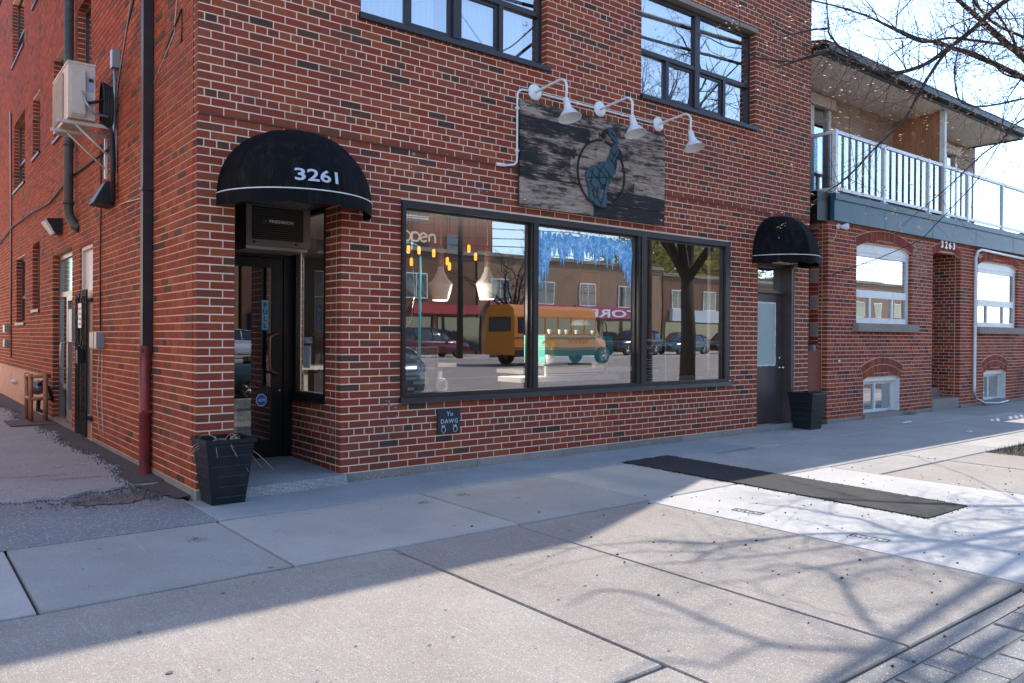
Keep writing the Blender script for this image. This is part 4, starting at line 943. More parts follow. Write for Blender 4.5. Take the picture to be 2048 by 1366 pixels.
cable([(-.012, .58, 5.4), (-.012, .60, 4.6), (-.012, .68, 4.3), (-.012, 1.42, 4.0)], .005, 'thin white cable pinned to the brick near the top of the corner', 'whitecable')
cable([(-.012, .98, 4.22), (-.012, .44, 4.45), (-.012, .43, 4.26), (-.012, .46, 4.14)], .007, 'short black wire end hanging near the top of the corner')
cable([(-.012, 3.0, 2.95), (-.02, 2.6, 2.93), (-.012, 1.56, 2.86)], .008, 'white wire from the floodlight to the brown downspout', 'whitecable')
cable([(-.02, 13.6, 6.4), (-.02, 13.4, 4.2), (-.02, 13.4, 1.6)], .016, 'white cable dropping down the rear of the side wall', 'whitecable')
cable([(-.03, 13.3, 6.3), (-.03, 13.2, 4.2), (-.03, 13.2, .9)], .014, 'black cable dropping down the rear of the side wall')
jb = thing('meter_box', 'grey meter boxes paired on the brick beside the security gate', 'meter box', (-.05, 4.1, 1.3))
for y in (3.78, 3.98, 4.14): b = MB(); b.box(-.10+.01*(y > 4), -.003, y, y+.13, 1.24, 1.44); obj('box', b, MAT['greymetal' if y < 3.9 else 'offwhite'], jb)
for (z, l) in ((1.45, 'upper small grey junction box at the rear of the side wall'), (1.12, 'lower small grey junction box at the rear of the side wall')):
    b = MB(); b.box(-.10, -.002, 13.75, 14.1, z, z+.17); tag(obj('junction_box', b, MAT['greymetal'], None), l, 'junction box')
gt = thing('security_gate', 'folded black accordion security gate with a padlock on the boarded side door', 'security gate', (-.06, 4.9, 0))
for i in range(9):
    y = 4.62+i*.085+(.06 if i > 4 else 0); b = MB(); b.box(-.075, -.045, y, y+.018, .02, 1.98+(.04 if i < 4 else 0)); obj('bar', b, MAT['ironblack'], gt)
for y in (4.7, 4.85, 5.1, 5.25):
    b = MB()
    for k in range(12): z = .25+k*.14; b.tube([(-.08, y-.05, z), (-.08, y+.05, z+.07), (-.08, y-.05, z+.14)], .005, 4)
    obj('lattice', b, MAT['ironblack'], gt)
for z in (.25, 1.85): b = MB(); b.box(-.04, .02, 4.50, 4.72, z, z+.05); obj('hinge', b, MAT['ironblack'], gt)
b = MB(); b.box(-.16, -.085, 4.66, 4.80, 1.02, 1.20); b.tube([(-.12, 4.68, 1.2), (-.12, 4.69, 1.26), (-.12, 4.77, 1.26), (-.12, 4.78, 1.2)], .01, 6); obj('padlock', b, MAT['planter'], gt)
b = MB(); b.box(-.085, -.08, 4.85, 5.08, 1.50, 1.84); sg = obj('notice', b, MAT['whitevinyl'], gt)
for k in range(4): b = MB(); b.box(-.087, -.0855, 4.88, 5.05, 1.54+k*.07, 1.56+k*.07+.01); obj('notice_print', b, MAT['redpipe'], sg)
b = MB(); b.box(-.06, -.005, 5.72, 5.98, 1.30, 1.78); tag(obj('notice_board', b, MAT['greymetal'], None), 'grey flat notice box on the pier between the two side doors', 'notice box')
gm = thing('gas_meter', 'rusty orange gas meter pipework standing by the glass side door', 'gas meter', (-.25, 8.0, 0))
for (x, y) in ((-.32, 7.75), (-.32, 8.25), (-.12, 7.7)): b = MB(); b.tube([(x, y, G), (x, y, .76)], .035, 8); obj('pipe', b, MAT['gas'], gm)
for z in (.72, .35): b = MB(); b.tube([(-.32, 7.7, z), (-.32, 8.3, z)], .03, 8); b.tube([(-.32, 7.72, z), (-.04, 7.72, z)], .03, 8); obj('rail', b, MAT['gas'], gm)
b = MB(); b.lathe((-.20, 7.98, .52), [(0, -.11), (.09, -.11), (.12, -.06), (.12, .06), (.09, .11), (0, .11)], 12, 'y'); obj('regulator', b, MAT['galv'], gm)
b = MB(); b.tube([(-.2, 7.9, .55), (-.15, 7.85, .62), (-.05, 7.8, .5), (.0, 7.8, .3)], .03, 8); b.tube([(-.18, 8.0, .3), (-.2, 7.9, .15), (-.1, 7.85, .1), (-.1, 7.8, G)], .035, 8); obj('valve', b, MAT['ironblack'], gm)
b = MB(); b.lathe((-.01, 12.4, .40), [(.05, 0), (.06, -.05), (.03, -.10), (0, -.10)], 10, 'x'); tag(obj('vent_cap', b, MAT['white'], None), 'small white vent cap on the peach foundation', 'vent')
# ------------------------------------------------------------------ sign board with three barn lamps
sgn = thing('sign_board', 'weathered plank sign board with a teal goat in a black ring over the shop window', 'sign', (4.93, -.03, 2.95))
b = MB(); b.box(3.66, 6.20, -.045, -.008-.005, 2.955, 4.205); obj('backing', b, MAT['dark'], sgn)
zr = [2.95, 3.13, 3.31, 3.485, 3.665, 3.845, 4.025, 4.21]
joints_ = [[4.85], [5.05], [4.55, 5.6], [4.45, 4.95], [4.9], [4.78], [5.3]]
tn = [[.62, .22], [.66, .25], [.40, .55, .75], [.28, .62, .60], [.48, .60], [.20, .58], [.52, .50]]
for r_ in range(7):
    js = [3.65]+joints_[r_]+[6.21]
    for k in range(len(js)-1):
        b = MB(); c = .003; x0_, x1_, z0_, z1_ = js[k]+.0015, js[k+1]-.0015, zr[r_]+.0015, zr[r_+1]-.0015; yo = -.062-random.uniform(0, .006)
        b.hexa([(x0_, yo, z0_), (x1_, yo, z0_), (x1_, -.045, z0_), (x0_, -.045, z0_)], [(x0_, yo, z1_), (x1_, yo, z1_), (x1_, -.045, z1_), (x0_, -.045, z1_)], tn[r_][k]); obj('plank', b, MAT['plank'], sgn)
for (x, z) in ((3.72, 4.13), (3.72, 3.03), (6.14, 3.02), (6.14, 4.13)): b = MB(); b.lathe((x, -.068, z), [(.013, 0), (.013, -.004), (0, -.006)], 8, 'y'); obj('bolt', b, MAT['steel'], sgn)
EM = {'body':[(4.701, 3.489), (4.737, 3.537), (4.809, 3.582), (4.969, 3.627), (5.056, 3.679), (5.106, 3.749), (5.137, 3.834), (5.169, 3.893), (5.239, 3.926), (5.291, 3.858), (5.305, 3.806), (5.247, 3.743), (5.203, 3.683), (5.21, 3.594), (5.229, 3.542), (5.185, 3.501), (5.166, 3.435), (5.11, 3.383), (5.059, 3.368), (4.984, 3.368), (4.91, 3.323), (4.849, 3.298), (4.763, 3.27), (4.72, 3.352), (4.689, 3.435)],
'leg1':[(4.726, 3.353), (4.787, 3.36), (4.807, 3.133), (4.771, 3.128)], 'leg2':[(4.812, 3.328), (4.873, 3.345), (4.899, 3.134), (4.862, 3.13)], 'leg3':[(4.91, 3.341), (4.984, 3.377), (4.936, 3.156), (4.899, 3.152)], 'leg4':[(5.047, 3.384), (5.122, 3.412), (5.036, 3.186), (4.998, 3.182)],
'hill':[(4.746, 3.198), (4.813, 3.162), (4.899, 3.163), (5.011, 3.202), (5.073, 3.236), (5.056, 3.083), (4.962, 3.077), (4.875, 3.094), (4.813, 3.136)],
'head':[(5.078, 4.046), (5.116, 4.108), (5.18, 4.083), (5.232, 4.02), (5.285, 3.936), (5.239, 3.916), (5.181, 3.955), (5.104, 4.008)]}
tealg = plain('teal_goat_paint', (.028, .070, .092), .35, .2, var=.25, scale=6)
for nm, pts in EM.items():
    b = MB(); y0_ = {'body': -.089, 'hill': -.0885, 'head': -.090}.get(nm, -.088)
    b.prism(pts, y0_, -.078); obj('goat_'+('leg' if 'leg' in nm else nm), b, tealg, sgn)
GL = [((4.75, 3.52), (4.98, 3.36)), ((4.72, 3.42), (5.17, 3.47)), ((4.86, 3.58), (5.12, 3.40)), ((5.03, 3.64), (4.88, 3.42)), ((5.0, 3.60), (5.20, 3.45)), ((5.10, 3.72), (5.22, 3.62)), ((5.13, 3.80), (5.27, 3.72)), ((5.27, 3.85), (5.15, 3.68)), ((4.80, 3.48), (4.78, 3.30)), ((4.92, 3.50), (4.96, 3.30)), ((5.05, 3.48), (5.02, 3.30)), ((4.74, 3.38), (4.90, 3.24)), ((4.86, 3.20), (4.98, 3.08)), ((5.0, 3.19), (4.95, 3.10)), ((5.12, 4.06), (5.24, 3.99)), ((4.83, 3.55), (4.79, 3.44)), ((5.08, 3.55), (5.12, 3.44))]
b = MB()
for (p_, q_) in GL:
    mx_, mz_ = (p_[0]+q_[0])/2+random.uniform(-.015, .015), (p_[1]+q_[1])/2+random.uniform(-.02, .02)
    b.tube([(p_[0], -.0905, p_[1]), (mx_, -.0905, mz_), (q_[0], -.0905, q_[1])], [.004, .006, .003], 4)
obj('goat_line', b, MAT['black'], sgn, kind='stuff')
b = MB(); b.prism([(4.99, 3.95), (5.03, 3.95), (5.05, 4.03), (5.08, 4.05), (5.07, 4.09), (5.0, 4.05)], -.0895, -.079); obj('goat_horn', b, MAT['black'], sgn); b = MB(); b.prism([(5.285, 3.87), (5.35, 3.80), (5.355, 3.72), (5.30, 3.725), (5.25, 3.745), (5.275, 3.80)], -.0905, -.079); obj('goat_ear', b, MAT['black'], sgn); b = MB(); b.prism([(5.205, 3.70), (5.25, 3.735), (5.235, 3.60), (5.20, 3.56)], -.0907, -.079); obj('goat_beard', b, MAT['black'], sgn)
b = MB()
for i in range(48):
    a0 = 2*pi*i/48; a1 = 2*pi*(i+1)/48; f_ = lambda r, a: (4.975+.418*r*cos(a), 3.50+.425*r*sin(a))
    A, B_, C_, D_ = f_(1.03, a0), f_(1.03, a1), f_(.97, a1), f_(.97, a0)
    if .42*pi < a0 < .46*pi: continue
    b.prism([A, B_, C_, D_], -.088, -.078)
obj('ring', b, MAT['black'], sgn)
for k, (x, z, s_) in enumerate(((4.50, 3.62, 'B'), (4.51, 3.69, 'G'), (4.72, 3.94, 'I'), (4.93, 3.96, 'H'), (4.99, 3.965, 'I'))):
    text('ring_letter', s_, .08, (x, -.072, z), MAT['black'], sgn, .003, rot=(pi/2, [-1.0, -.8, .3, 0, 0][k], 0))
def barn_lamp(x, label):
    t = thing('barn_lamp', label, 'lamp', (x, 0, 4.33), 'white gooseneck lamps over the plank sign')
    b = MB(); b.lathe((x, -.012, 4.335), [(.0, 0), (.095, 0), (.10, -.012), (.092, -.03), (0, -.031)], 24, 'y'); obj('wall_plate', b, MAT['white'], t)
    pts = [(x, -.03, 4.335), (x, -.06, 4.345)]
    for i in range(12):
        a = i/11; pts.append((x+.0, -.06-.42*a, 4.338+.035*a))
    for i in range(1, 10):
        a = (pi*.55)*i/9; pts.append((x, -.48-.11*sin(a), 4.373-.11*(1-cos(a))))
    lx, ly, lz = pts[-1]; pts.append((x, ly+.004, lz-.13))
    b = MB(); b.tube(pts, .0155, 10); obj('gooseneck', b, MAT['white'], t)
    ty, tz = pts[-1][1], pts[-1][2]; T = Matrix.Rotation(radians(-16), 3, 'X')
    b = MB(); b.lathe((x, ty, tz), [(0, .02), (.03, .02), (.034, .0), (.036, -.02), (.040, -.022), (.043, -.09), (.050, -.10), (.052, -.12), (.088, -.160), (.112, -.20), (.136, -.222), (.139, -.229), (.132, -.226), (.108, -.19), (.08, -.15), (.04, -.12), (0, -.12)], 28, 'z', tilt=T); obj('shade', b, MAT['white'], t)
    return t
barn_lamp(3.90, 'leftmost of the three white gooseneck lamps, by the bend of the conduit'); barn_lamp(4.99, 'middle white gooseneck lamp, above the goat emblem'); barn_lamp(6.11, 'rightmost of the three white gooseneck lamps, past the edge of the plank sign')
cd = thing('conduit', 'white conduit linking the three lamps and bending down beside the plank sign', 'conduit', (3.64, -.02, 3.4))
b = MB(); b.tube([(6.02, -.03, 4.335), (4.0, -.03, 4.335)], .013, 7); obj('pipe', b, MAT['white'], cd)
pts = [(3.82, -.03, 4.335), (3.72, -.03, 4.33)]+[(3.72-.09*sin(a), -.03, 4.24+.09*cos(a)) for a in [pi/2*i/6 for i in range(1, 7)]]+[(3.63, -.03, 3.52)]+[(3.55+.08*cos(a), -.03, 3.50-.08*sin(a)) for a in [pi/2*i/6 for i in range(1, 7)]]+[(3.44, -.03, 3.40)]
b = MB(); b.tube(pts, .013, 7); obj('pipe', b, MAT['white'], cd)
b = MB(); b.tube([(3.46, -.03, 3.402), (3.33, -.03, 3.40)], .021, 8); obj('connector', b, MAT['white'], cd)
for (x, z) in ((3.63, 4.1), (3.63, 3.6), (4.6, 4.335), (5.4, 4.335)): b = MB(); b.box(x-.02, x+.02, -.045, -.012, z-.016, z+.012); obj('strap', b, MAT['white'], cd)
# small plaque with dog rings
pq = thing('plaque', 'small dark plaque reading YO DAWG with two leash rings under the shop window', 'plaque', (2.69, 0, .34))
b = MB(); b.box(2.545, 2.838, -.028, -.004, .345, .615); obj('board', b, plain('navy_slate', (.02, .028, .036), .6), pq)
text('lettering', 'Yo', .072, (2.70, -.030, .535), plain('pale_blue_paint', (.35, .52, .62), .6), pq, .0008, center=True, space=1.1)
text('lettering', 'DAWG', .068, (2.695, -.030, .455), bpy.data.materials['pale_blue_paint'], pq, .0008, center=True, space=1.15)
for x in (2.61, 2.765):
    b = MB(); b.box(x-.02, x-.006, -.034, -.0285, .405, .44); b.box(x+.008, x+.022, -.034, -.0285, .405, .44); b.box(x-.006, x+.008, -.040, -.0285, .41, .428); obj('ring_mount', b, MAT['steel'], pq)
    b = MB(); b.tube([(x+.026*sin(2*pi*i/16), -.042, .385+.030*cos(2*pi*i/16)) for i in range(17)], .004, 6); obj('leash_ring', b, MAT['steel'], pq)
# ------------------------------------------------------------------ planters
def planter(cx, cy, wb, wt, h, label, lean=0.0):
    t = thing('planter', label, 'planter', (cx, cy, G), 'tapered charcoal planters by the doors')
    b = MB(); z0_, z1_ = G+.002, G+h; A = wb/2; B_ = wt/2
    def ring(w, z): return [(cx-w+lean, cy-w, z), (cx+w+lean, cy-w, z), (cx+w+lean, cy+w, z), (cx-w+lean, cy+w, z)]
    b.hexa(ring(A, z0_), ring(B_-.012, z1_-.03)); b.f.pop(1); b.t.pop(1); b.sm.pop(1)
    o_, i_ = ring(B_, z1_-.035), ring(B_, z1_); p_, q_ = ring(B_-.02, z1_), ring(B_-.022, z1_-.08)
    for k in range(4):
        j = (k+1) % 4; b.quad(o_[k], o_[j], i_[j], i_[k]); b.quad(i_[k], i_[j], p_[j], p_[k]); b.quad(p_[k], p_[j], q_[j], q_[k]); b.quad(ring(B_-.012, z1_-.034)[k], ring(B_-.012, z1_-.034)[j], o_[j], o_[k])
    obj('pot', b, MAT['planter'], t)
    b = MB(); nl = 6
    for k in range(nl):
        f_ = (k+.7)/nl; w = A+(B_-.012-A)*f_; z = z0_+(z1_-z0_-.03)*f_; jz = random.uniform(-.004, .004)
        l = random.uniform(0, w*.5)
        b.box(cx-w+l, cx+w-random.uniform(0, w*.3), cy-w-.0018, cy-w+.002, z+jz, z+jz+.0028); b.box(cx-w-.0018, cx-w+.002, cy-w+random.uniform(0, .05), cy+w, z+jz, z+jz+.0028)
    obj('groove', b, MAT['planter_line'], t)
    b = MB(); b.box(cx-B_+.03, cx+B_-.03, cy-B_+.03, cy+B_-.03, z1_-.12, z1_-.07); obj('soil', b, MAT['soil'], t)
    return t
planter(.17, -.21, .29, .44, .57, 'charcoal tapered planter with dead stalks at the corner beside the entrance step')
planter(9.62, -.19, .31, .46, .60, 'charcoal tapered planter of bare soil right of the taupe door')
b = MB()
for k in range(75):
    a = random.uniform(0, 6.28); r0_ = random.uniform(0, .13); x, y, z = .17+r0_*cos(a), -.21+r0_*sin(a), G+.49; l = random.uniform(.07, .20); up = random.uniform(.3, 1.2) if k < 40 else random.uniform(-.1, .5)
    pts = [(x, y, z)]; dx, dy = cos(a)*random.uniform(.3, 1), sin(a)*random.uniform(.3, 1)
    if random.random() < .4: dx += .5
    for s_ in range(5): x += dx*l*.3; y += dy*l*.3; z += l*.3*(up-s_*.42); dx += random.uniform(-.4, .4); dy += random.uniform(-.4, .4); pts.append((x, y, z))
    b.tube(pts, [.0034, .0032, .003, .0026, .002, .0016], 4)
tag(obj('dead_plant', b, MAT['straw'], None), 'tangle of dry brown stalks in the corner planter', 'dead plant')
b = MB()
for k in range(14):
    x, y = 9.45+random.uniform(0, .25), -.19+random.uniform(-.15, .15); b.tube([(x, y, G+.5), (x+random.uniform(-.05, .05), y+random.uniform(-.05, .05), G+.6), (x+random.uniform(-.1, .1), y, G+.63)], .003, 4)
tag(obj('dead_twigs', b, MAT['straw_d'], None), 'few grey dead twigs in the planter by the taupe door', 'dead plant')
# ------------------------------------------------------------------ cafe interior
mb = MB(); mb.box(1.46, 9.8, 6.4, 6.5, G, 3.3); mb.box(8.35, 8.4, .3, 6.4, G, 3.3); mb.box(1.455, 1.475, 1.3, 6.4, G, 3.3); mb.box(.345, 1.45, 4.4, 4.5, G, 3.3); struct('cafe_wall', mb, MAT['walldark'])
mb = MB(); mb.box(.13, 9.8, .14, 6.4, -.02, .03); struct('cafe_floor', mb, MAT['floorwood'])
mb = MB(); mb.box(1.48, 8.34, .14, 6.3, 3.18, 3.28); struct('cafe_ceiling', mb, MAT['plaster'])
mb = MB(); mb.box(2.12, 7.7, .08, .30, .60, .78); tag(obj('window_ledge', mb, MAT['ledgec'], None), 'pale display ledge inside the foot of the shop window', 'ledge')
mb = MB(); mb.box(2.3, 5.0, 3.2, 3.7, .93, .985); o = thing('bar_table', 'long pale bar table inside behind the left and middle panes', 'table', (3.6, 3.45, 0)); obj('top', mb, MAT['ledgec'], o)
for x in (2.5, 4.8): mb = MB(); mb.box(x, x+.06, 3.4, 3.46, .03, .93); obj('leg', mb, MAT['white'], o)
mb = MB(); mb.box(5.2, 7.9, 1.75, 2.4, .86, .92); o = thing('service_counter', 'pale service counter inside behind the right half of the shop window', 'counter', (6.5, 2.0, 0)); obj('top', mb, MAT['ledgec'], o)
mb = MB(); mb.box(5.25, 7.85, 1.85, 2.35, .03, .86); obj('front_panel', mb, MAT['walldark'], o)
for (x, z) in ((3.245, 1.86), (3.97, 1.90)):
    y = 1.0; t = thing('pendant_lamp', 'white bottle shaped pendant lamp with a copper neck, %s' % ('left one behind the left pane' if x < 3.5 else 'right one behind the left pane'), 'pendant lamp', (x, y, z), 'pendant lamps behind the left pane')
    b = MB(); b.lathe((x, y, z), [(.092, .0), (.105, .02), (.150, .19), (.150, .205), (.09, .27), (.045, .36), (.036, .42)], 24); obj('shade', b, MAT['white'], t)
    b = MB(); b.lathe((x, y, z), [(.036, .42), (.042, .50), (.040, .62), (.030, .66), (0, .665)], 16); obj('neck', b, MAT['copper'], t)
    b = MB(); b.tube([(x, y, z+.66), (x, y, 3.18)], .004, 5); obj('cord', b, MAT['white'], t)
    b = MB(); b.lathe((x, y, z+.002), [(0, 0), (.095, 0)], 20); obj('bulb_glow', b, MAT['warmglow'], t)
    ld = bpy.data.lights.new('pendant_light', 'POINT'); ld.energy = 24; ld.color = (1, .90, .78); ld.shadow_soft_size = .08; lo_ = bpy.data.objects.new('pendant_light', ld); link(lo_, t, (x, y, z-.06))
bulbs = [(2.48, 2.40), (2.62, 2.40), (2.82, 2.38), (2.52, 2.26), (3.04, 2.24), (3.32, 2.47), (3.42, 2.38), (3.01, 2.30)]
for i, (x, z) in enumerate(bulbs):
    t = thing('amber_bulb', ['amber bulb nearest the left edge of the left pane, upper one', 'amber bulb right below the letter e of the neon sign', 'amber bulb below the tail of the neon sign', 'low amber bulb under the p of the neon sign', 'lowest amber bulb, beside the left pendant lamp', 'highest amber bulb, near the mirrored pole', 'rightmost amber bulb, left of the right pendant cord', 'amber bulb just above the low one beside the left pendant'][i], 'bulb', (x, .5, z), 'amber bulbs behind the left pane')
    b = MB(); b.lathe((x, .5, z-.045), [(0, 0), (.014, 0), (.018, .02), (.018, .07), (.012, .09), (0, .09)], 10); obj('glass', b, MAT['amber'], t)
    b = MB(); b.tube([(x, .5, z+.045), (x, .5, 3.18)], .002, 4); obj('cord', b, MAT['cable'], t)
ns = thing('neon_sign', 'cream neon tube sign with a faint added glow spelling open in the left pane', 'neon sign', (2.4, .15, 2.45))
def arc(cx, cz, r, a0, a1, n=14): return [(cx+r*cos(radians(a0+(a1-a0)*i/n)), .15, cz+r*sin(radians(a0+(a1-a0)*i/n))) for i in range(n+1)]
strokes = [arc(2.245, 2.50, .052, 0, 360), [(2.315, .15, 2.55), (2.312, .15, 2.36)], arc(2.358, 2.50, .050, 180, -150), [(2.415, .15, 2.49), (2.505, .15, 2.515)]+arc(2.462, 2.50, .046, 20, 320), [(2.535, .15, 2.46), (2.535, .15, 2.535)]+arc(2.575, 2.505, .038, 150, 0, 8)+[(2.613, .15, 2.45)]]
for s_ in strokes: b = MB(); b.tube(s_, .0095, 7); obj('letter_tube', b, MAT['neon'], ns)
b = MB(); b.tube([(2.31, .15, 2.36), (2.33, .16, 2.2), (2.36, .17, 1.9), (2.33, .18, 1.6), (2.2, .2, 1.4)], .003, 4); obj('cord', b, MAT['white'], ns)
cb = thing('chalkboard', 'wood framed chalkboard menu leaning in the lower left of the shop window', 'chalkboard', (2.46, .2, .78))
b = MB(); b.box(2.255, 2.675, .20, .21, .775, 1.28); obj('panel', b, MAT['chalk'], cb)
b = MB(); b.box(2.24, 2.255, .19, .22, .76, 1.295); b.box(2.675, 2.69, .19, .22, .76, 1.295); b.box(2.255, 2.675, .19, .22, 1.28, 1.295); obj('frame', b, MAT['wood'], cb)
for (s_, z, x, w, sz) in (('BLACK GOAT', 1.175, 2.335, .27, .034), ('CAFE', 1.125, 2.42, .10, .036), ('BEANS + BAKEGOODS', 1.045, 2.285, .37, .036), ('SANDWICHES +', .985, 2.275, .27, .038), ('COFFEE & MORE', .935, 2.275, .29, .036), ('9TO DAILY', .885, 2.37, .21, .036), ('CALL', .82, 2.30, .09, .036), ('0416 792 72 00', .785, 2.38, .24, .032)):
    text('chalk_lettering', s_, sz, (x, .197, z), MAT['chalkwhite'], cb, .0042, width=w)
t = thing('round_plaque', 'round white disc with a small goat leaning by the chalkboard', 'plaque', (2.72, .16, .84))
b = MB(); b.lathe((2.72, .16, .862), [(0, -.006), (.078, -.006), (.084, 0), (.078, .03), (0, .03)], 28, 'y'); obj('disc', b, MAT['white'], t)
b = MB(); b.prism([(2.70, .83), (2.715, .845), (2.735, .84), (2.745, .875), (2.74, .90), (2.725, .88), (2.705, .87)], .150, .153); b.tube([(2.72+.04*cos(a*.2618), .153, .865+.042*sin(a*.2618)) for a in range(25)], .002, 4); obj('goat_mark', b, MAT['chalk'], t)
em = thing('espresso_machine', 'teal fronted espresso machine on the counter behind the middle pane', 'espresso machine', (5.0, .6, .9))
b = MB(); b.box(4.42, 5.66, .36, .78, 1.07, 1.43); obj('body', b, MAT['teal'], em)
b = MB(); b.box(4.44, 5.64, .38, .76, 1.431, 1.45); obj('cup_tray', b, MAT['steel'], em)
text('lettering', 'ROCKET', .065, (4.82, .354, 1.33), MAT['chalk'], em, .004, width=.36)
for x in (4.47, 5.56): b = MB(); b.box(x, x+.03, .40, .43, .90, 1.07); obj('foot', b, MAT['white'], em)
for x in (4.62, 4.8, 4.92, 5.1, 5.4): b = MB(); b.lathe((x, .5, 1.45), [(.02, 0), (.032, .06), (.03, .06)], 10); obj('cup', b, MAT['white'], em)
mb = MB(); mb.box(4.0, 5.75, .33, .80, .84, .9); tag(obj('machine_stand', mb, MAT['ledgec'], None), 'pale stand under the teal espresso machine', 'stand')
fp = thing('potted_flower', 'orange flowers in a white pot in front of the teal machine', 'potted plant', (4.39, .22, 1.07))
b = MB(); b.lathe((4.39, .22, 1.076), [(0, 0), (.05, 0), (.068, .11), (.062, .11), (.05, .09), (0, .09)], 16); obj('pot', b, MAT['white'], fp)
b = MB(); c2 = MB()
for k in range(16):
    a = random.uniform(0, 6.3); r_ = random.uniform(.03, .13); p = (4.39+r_*cos(a), .22+r_*sin(a)*.4, 1.30+random.uniform(0, .09)); b.tube([(4.39, .22, 1.16), (4.39+r_*.4*cos(a), .22, 1.24), p], .002, 4)
    for q in range(4): s_ = .016; o3 = [random.uniform(-.015, .015) for _ in range(3)]; c2.poly([(p[0]+o3[0]-s_, p[1]+o3[1], p[2]+o3[2]), (p[0]+o3[0], p[1]+o3[1], p[2]+o3[2]+s_), (p[0]+o3[0]+s_, p[1]+o3[1], p[2]+o3[2])])
obj('stem', b, MAT['leafy'], fp); obj('flower', c2, MAT['bud'], fp)
mb = MB(); mb.box(4.2, 4.6, .12, .32, 1.05, 1.075); tag(obj('plant_stand', mb, MAT['ledgec'], None), 'small pale stand under the white flower pot', 'stand')
ps = thing('poster', 'orange and red poster hanging behind the middle pane', 'poster', (5.5, .6, 1.9))
b = MB(); b.box(5.30, 5.64, .60, .604, 1.90, 2.30); obj('sheet', b, MAT['poster'], ps)
for k in range(4): b = MB(); b.box(5.34, 5.48+.02*(k % 2), .597, .5995, 2.14-k*.035, 2.155-k*.035); obj('text_line', b, MAT['whitevinyl'], ps)
fb_ = thing('feature_board', 'white framed menu board in the lower left of the right pane', 'menu board', (6.3, .2, .78))
b = MB(); b.box(6.12, 6.55, .205, .215, .78, 1.36); obj('panel', b, MAT['chalk'], fb_)
b = MB(); b.box(6.55, 6.575, .20, .22, .76, 1.385); b.box(6.10, 6.12, .20, .22, .76, 1.385); b.box(6.12, 6.55, .20, .22, 1.36, 1.385); obj('frame', b, MAT['white'], fb_)
text('chalk_lettering', 'FEATURE', .075, (6.14, .202, 1.25), MAT['chalkwhite'], fb_, .001, width=.28); text('chalk_lettering', 'menu', .05, (6.2, .202, 1.18), MAT['chalkwhite'], fb_, .0006)
for k in range(9): b = MB(); w = random.uniform(.1, .28); b.box(6.14+.02*(k % 3), 6.14+w, .203, .2045, 1.10-k*.035-(.02 if k > 3 else 0), 1.108-k*.035-(.02 if k > 3 else 0)); obj('chalk_line', b, MAT['chalkwhite'], fb_)
mb = MB(); mb.box(7.84, 8.2, .40, .46, .1, 3.1); tag(obj('interior_column', mb, MAT['plaster'], None), 'pale column inside the right end of the shop window', 'column')
b = MB(); b.lathe((7.42, .045, .90), [(0, -.004), (.045, -.004), (.045, 0), (0, 0)], 8, 'y'); b2 = obj('round_sticker', b, MAT['bluesign'], shopw)
tc_ = thing('till_screen', 'white card reader stand on the counter behind the right pane', 'card reader', (6.9, 1.9, .92))
b = MB(); b.box(6.85, 7.1, 1.9, 2.0, .92, 1.45); obj('screen', b, MAT['whitevinyl'], tc_); b = MB(); b.lathe((6.7, 2.1, 1.6), [(.0, .1), (.12, .09), (.19, .0), (.17, .0), (0, .05)], 18); obj('shade', b, MAT['white'], tc_)
b = MB(); b.hexa([(6.82, .13, .785), (7.12, .13, .785), (7.12, .2, .785), (6.82, .2, .785)], [(6.80, .13, .86), (7.14, .13, .86), (7.14, .2, .85), (6.80, .2, .85)]); tag(obj('paper_bag', b, MAT['wood'], None), 'small folded kraft paper on the ledge of the right pane', 'paper')
ch = thing('cafe_chair', 'dark chair seen through the entrance door glass', 'chair', (1.0, 2.3, .03))
b = MB(); b.box(.78, 1.22, 2.1, 2.5, .66, .70); obj('seat', b, MAT['black'], ch)
for (x, y) in ((.8, 2.12), (1.2, 2.12), (.8, 2.48), (1.2, 2.48)): b = MB(); b.tube([(x, y, .03), (x, y, .67)], .014, 6); obj('leg', b, MAT['black'], ch)
b = MB(); b.box(.8, 1.2, 2.49, 2.51, .95, 1.15); b.tube([(.8, 2.49, .7), (.8, 2.5, 1.15)], .012, 6); b.tube([(1.2, 2.49, .7), (1.2, 2.5, 1.15)], .012, 6); obj('backrest', b, MAT['black'], ch)
mb = MB(); mb.box(.55, .92, 1.6, 1.9, .1, .62); tag(obj('wooden_crate', mb, MAT['wood'], None), 'light wooden box standing inside the entrance door', 'box')
# ------------------------------------------------------------------ neighbouring building
NX = 10.55; NE_ = 19.6
nb = thing('neighbour_building', 'lower red brick building with a white railed balcony and arched windows on the right', 'building', (15, 4, 0))
PN = .0705
def HN(n): return (49.0-n)*PN
holesN = [(11.52, 13.64, 1.70, 3.16), (16.80, 19.12, 1.70, 3.16), (11.80, 13.18, G-.1, .70), (17.16, 18.42, G-.1, .70), (14.58, 15.90, G-.1, 3.22)]
rN = [(HN(n+1), HN(n), 'h' if n % 7 == 3 else 's', n % 2) for n in range(0, 51)]
bn = lay(NX, NE_, rN, holesN, L=.215, dark=.04)
put_bricks(front, bn, MAT['brick_n'], nb, 300, field='brick_field')
obj('front_wall', mortar_slab(front, NX+.006, NE_-.006, G-.05, HN(0), holesN), MAT['mortar_n'], nb)
nside = make_wall(lambda u, o, z: (NX-o, u, z))
bns = lay(.113, 3.2, rN, [(.17, .33, G, 9)], L=.215, dark=.08); put_bricks(nside, bns, MAT['brick_n'], nb, 0, field='gap_brick_field')
obj('gap_wall', mortar_slab(nside, .113, 3.2, G-.05, HN(0), []), MAT['mortar_n'], nb)
for k in range(15):
    b = MB(); z = .05+k*.235
    if k % 2: continue
    b.box(NX-.012, NX+.1, .175, .325, z, z+.22); obj('quoin', b, MAT['stone'], nb)
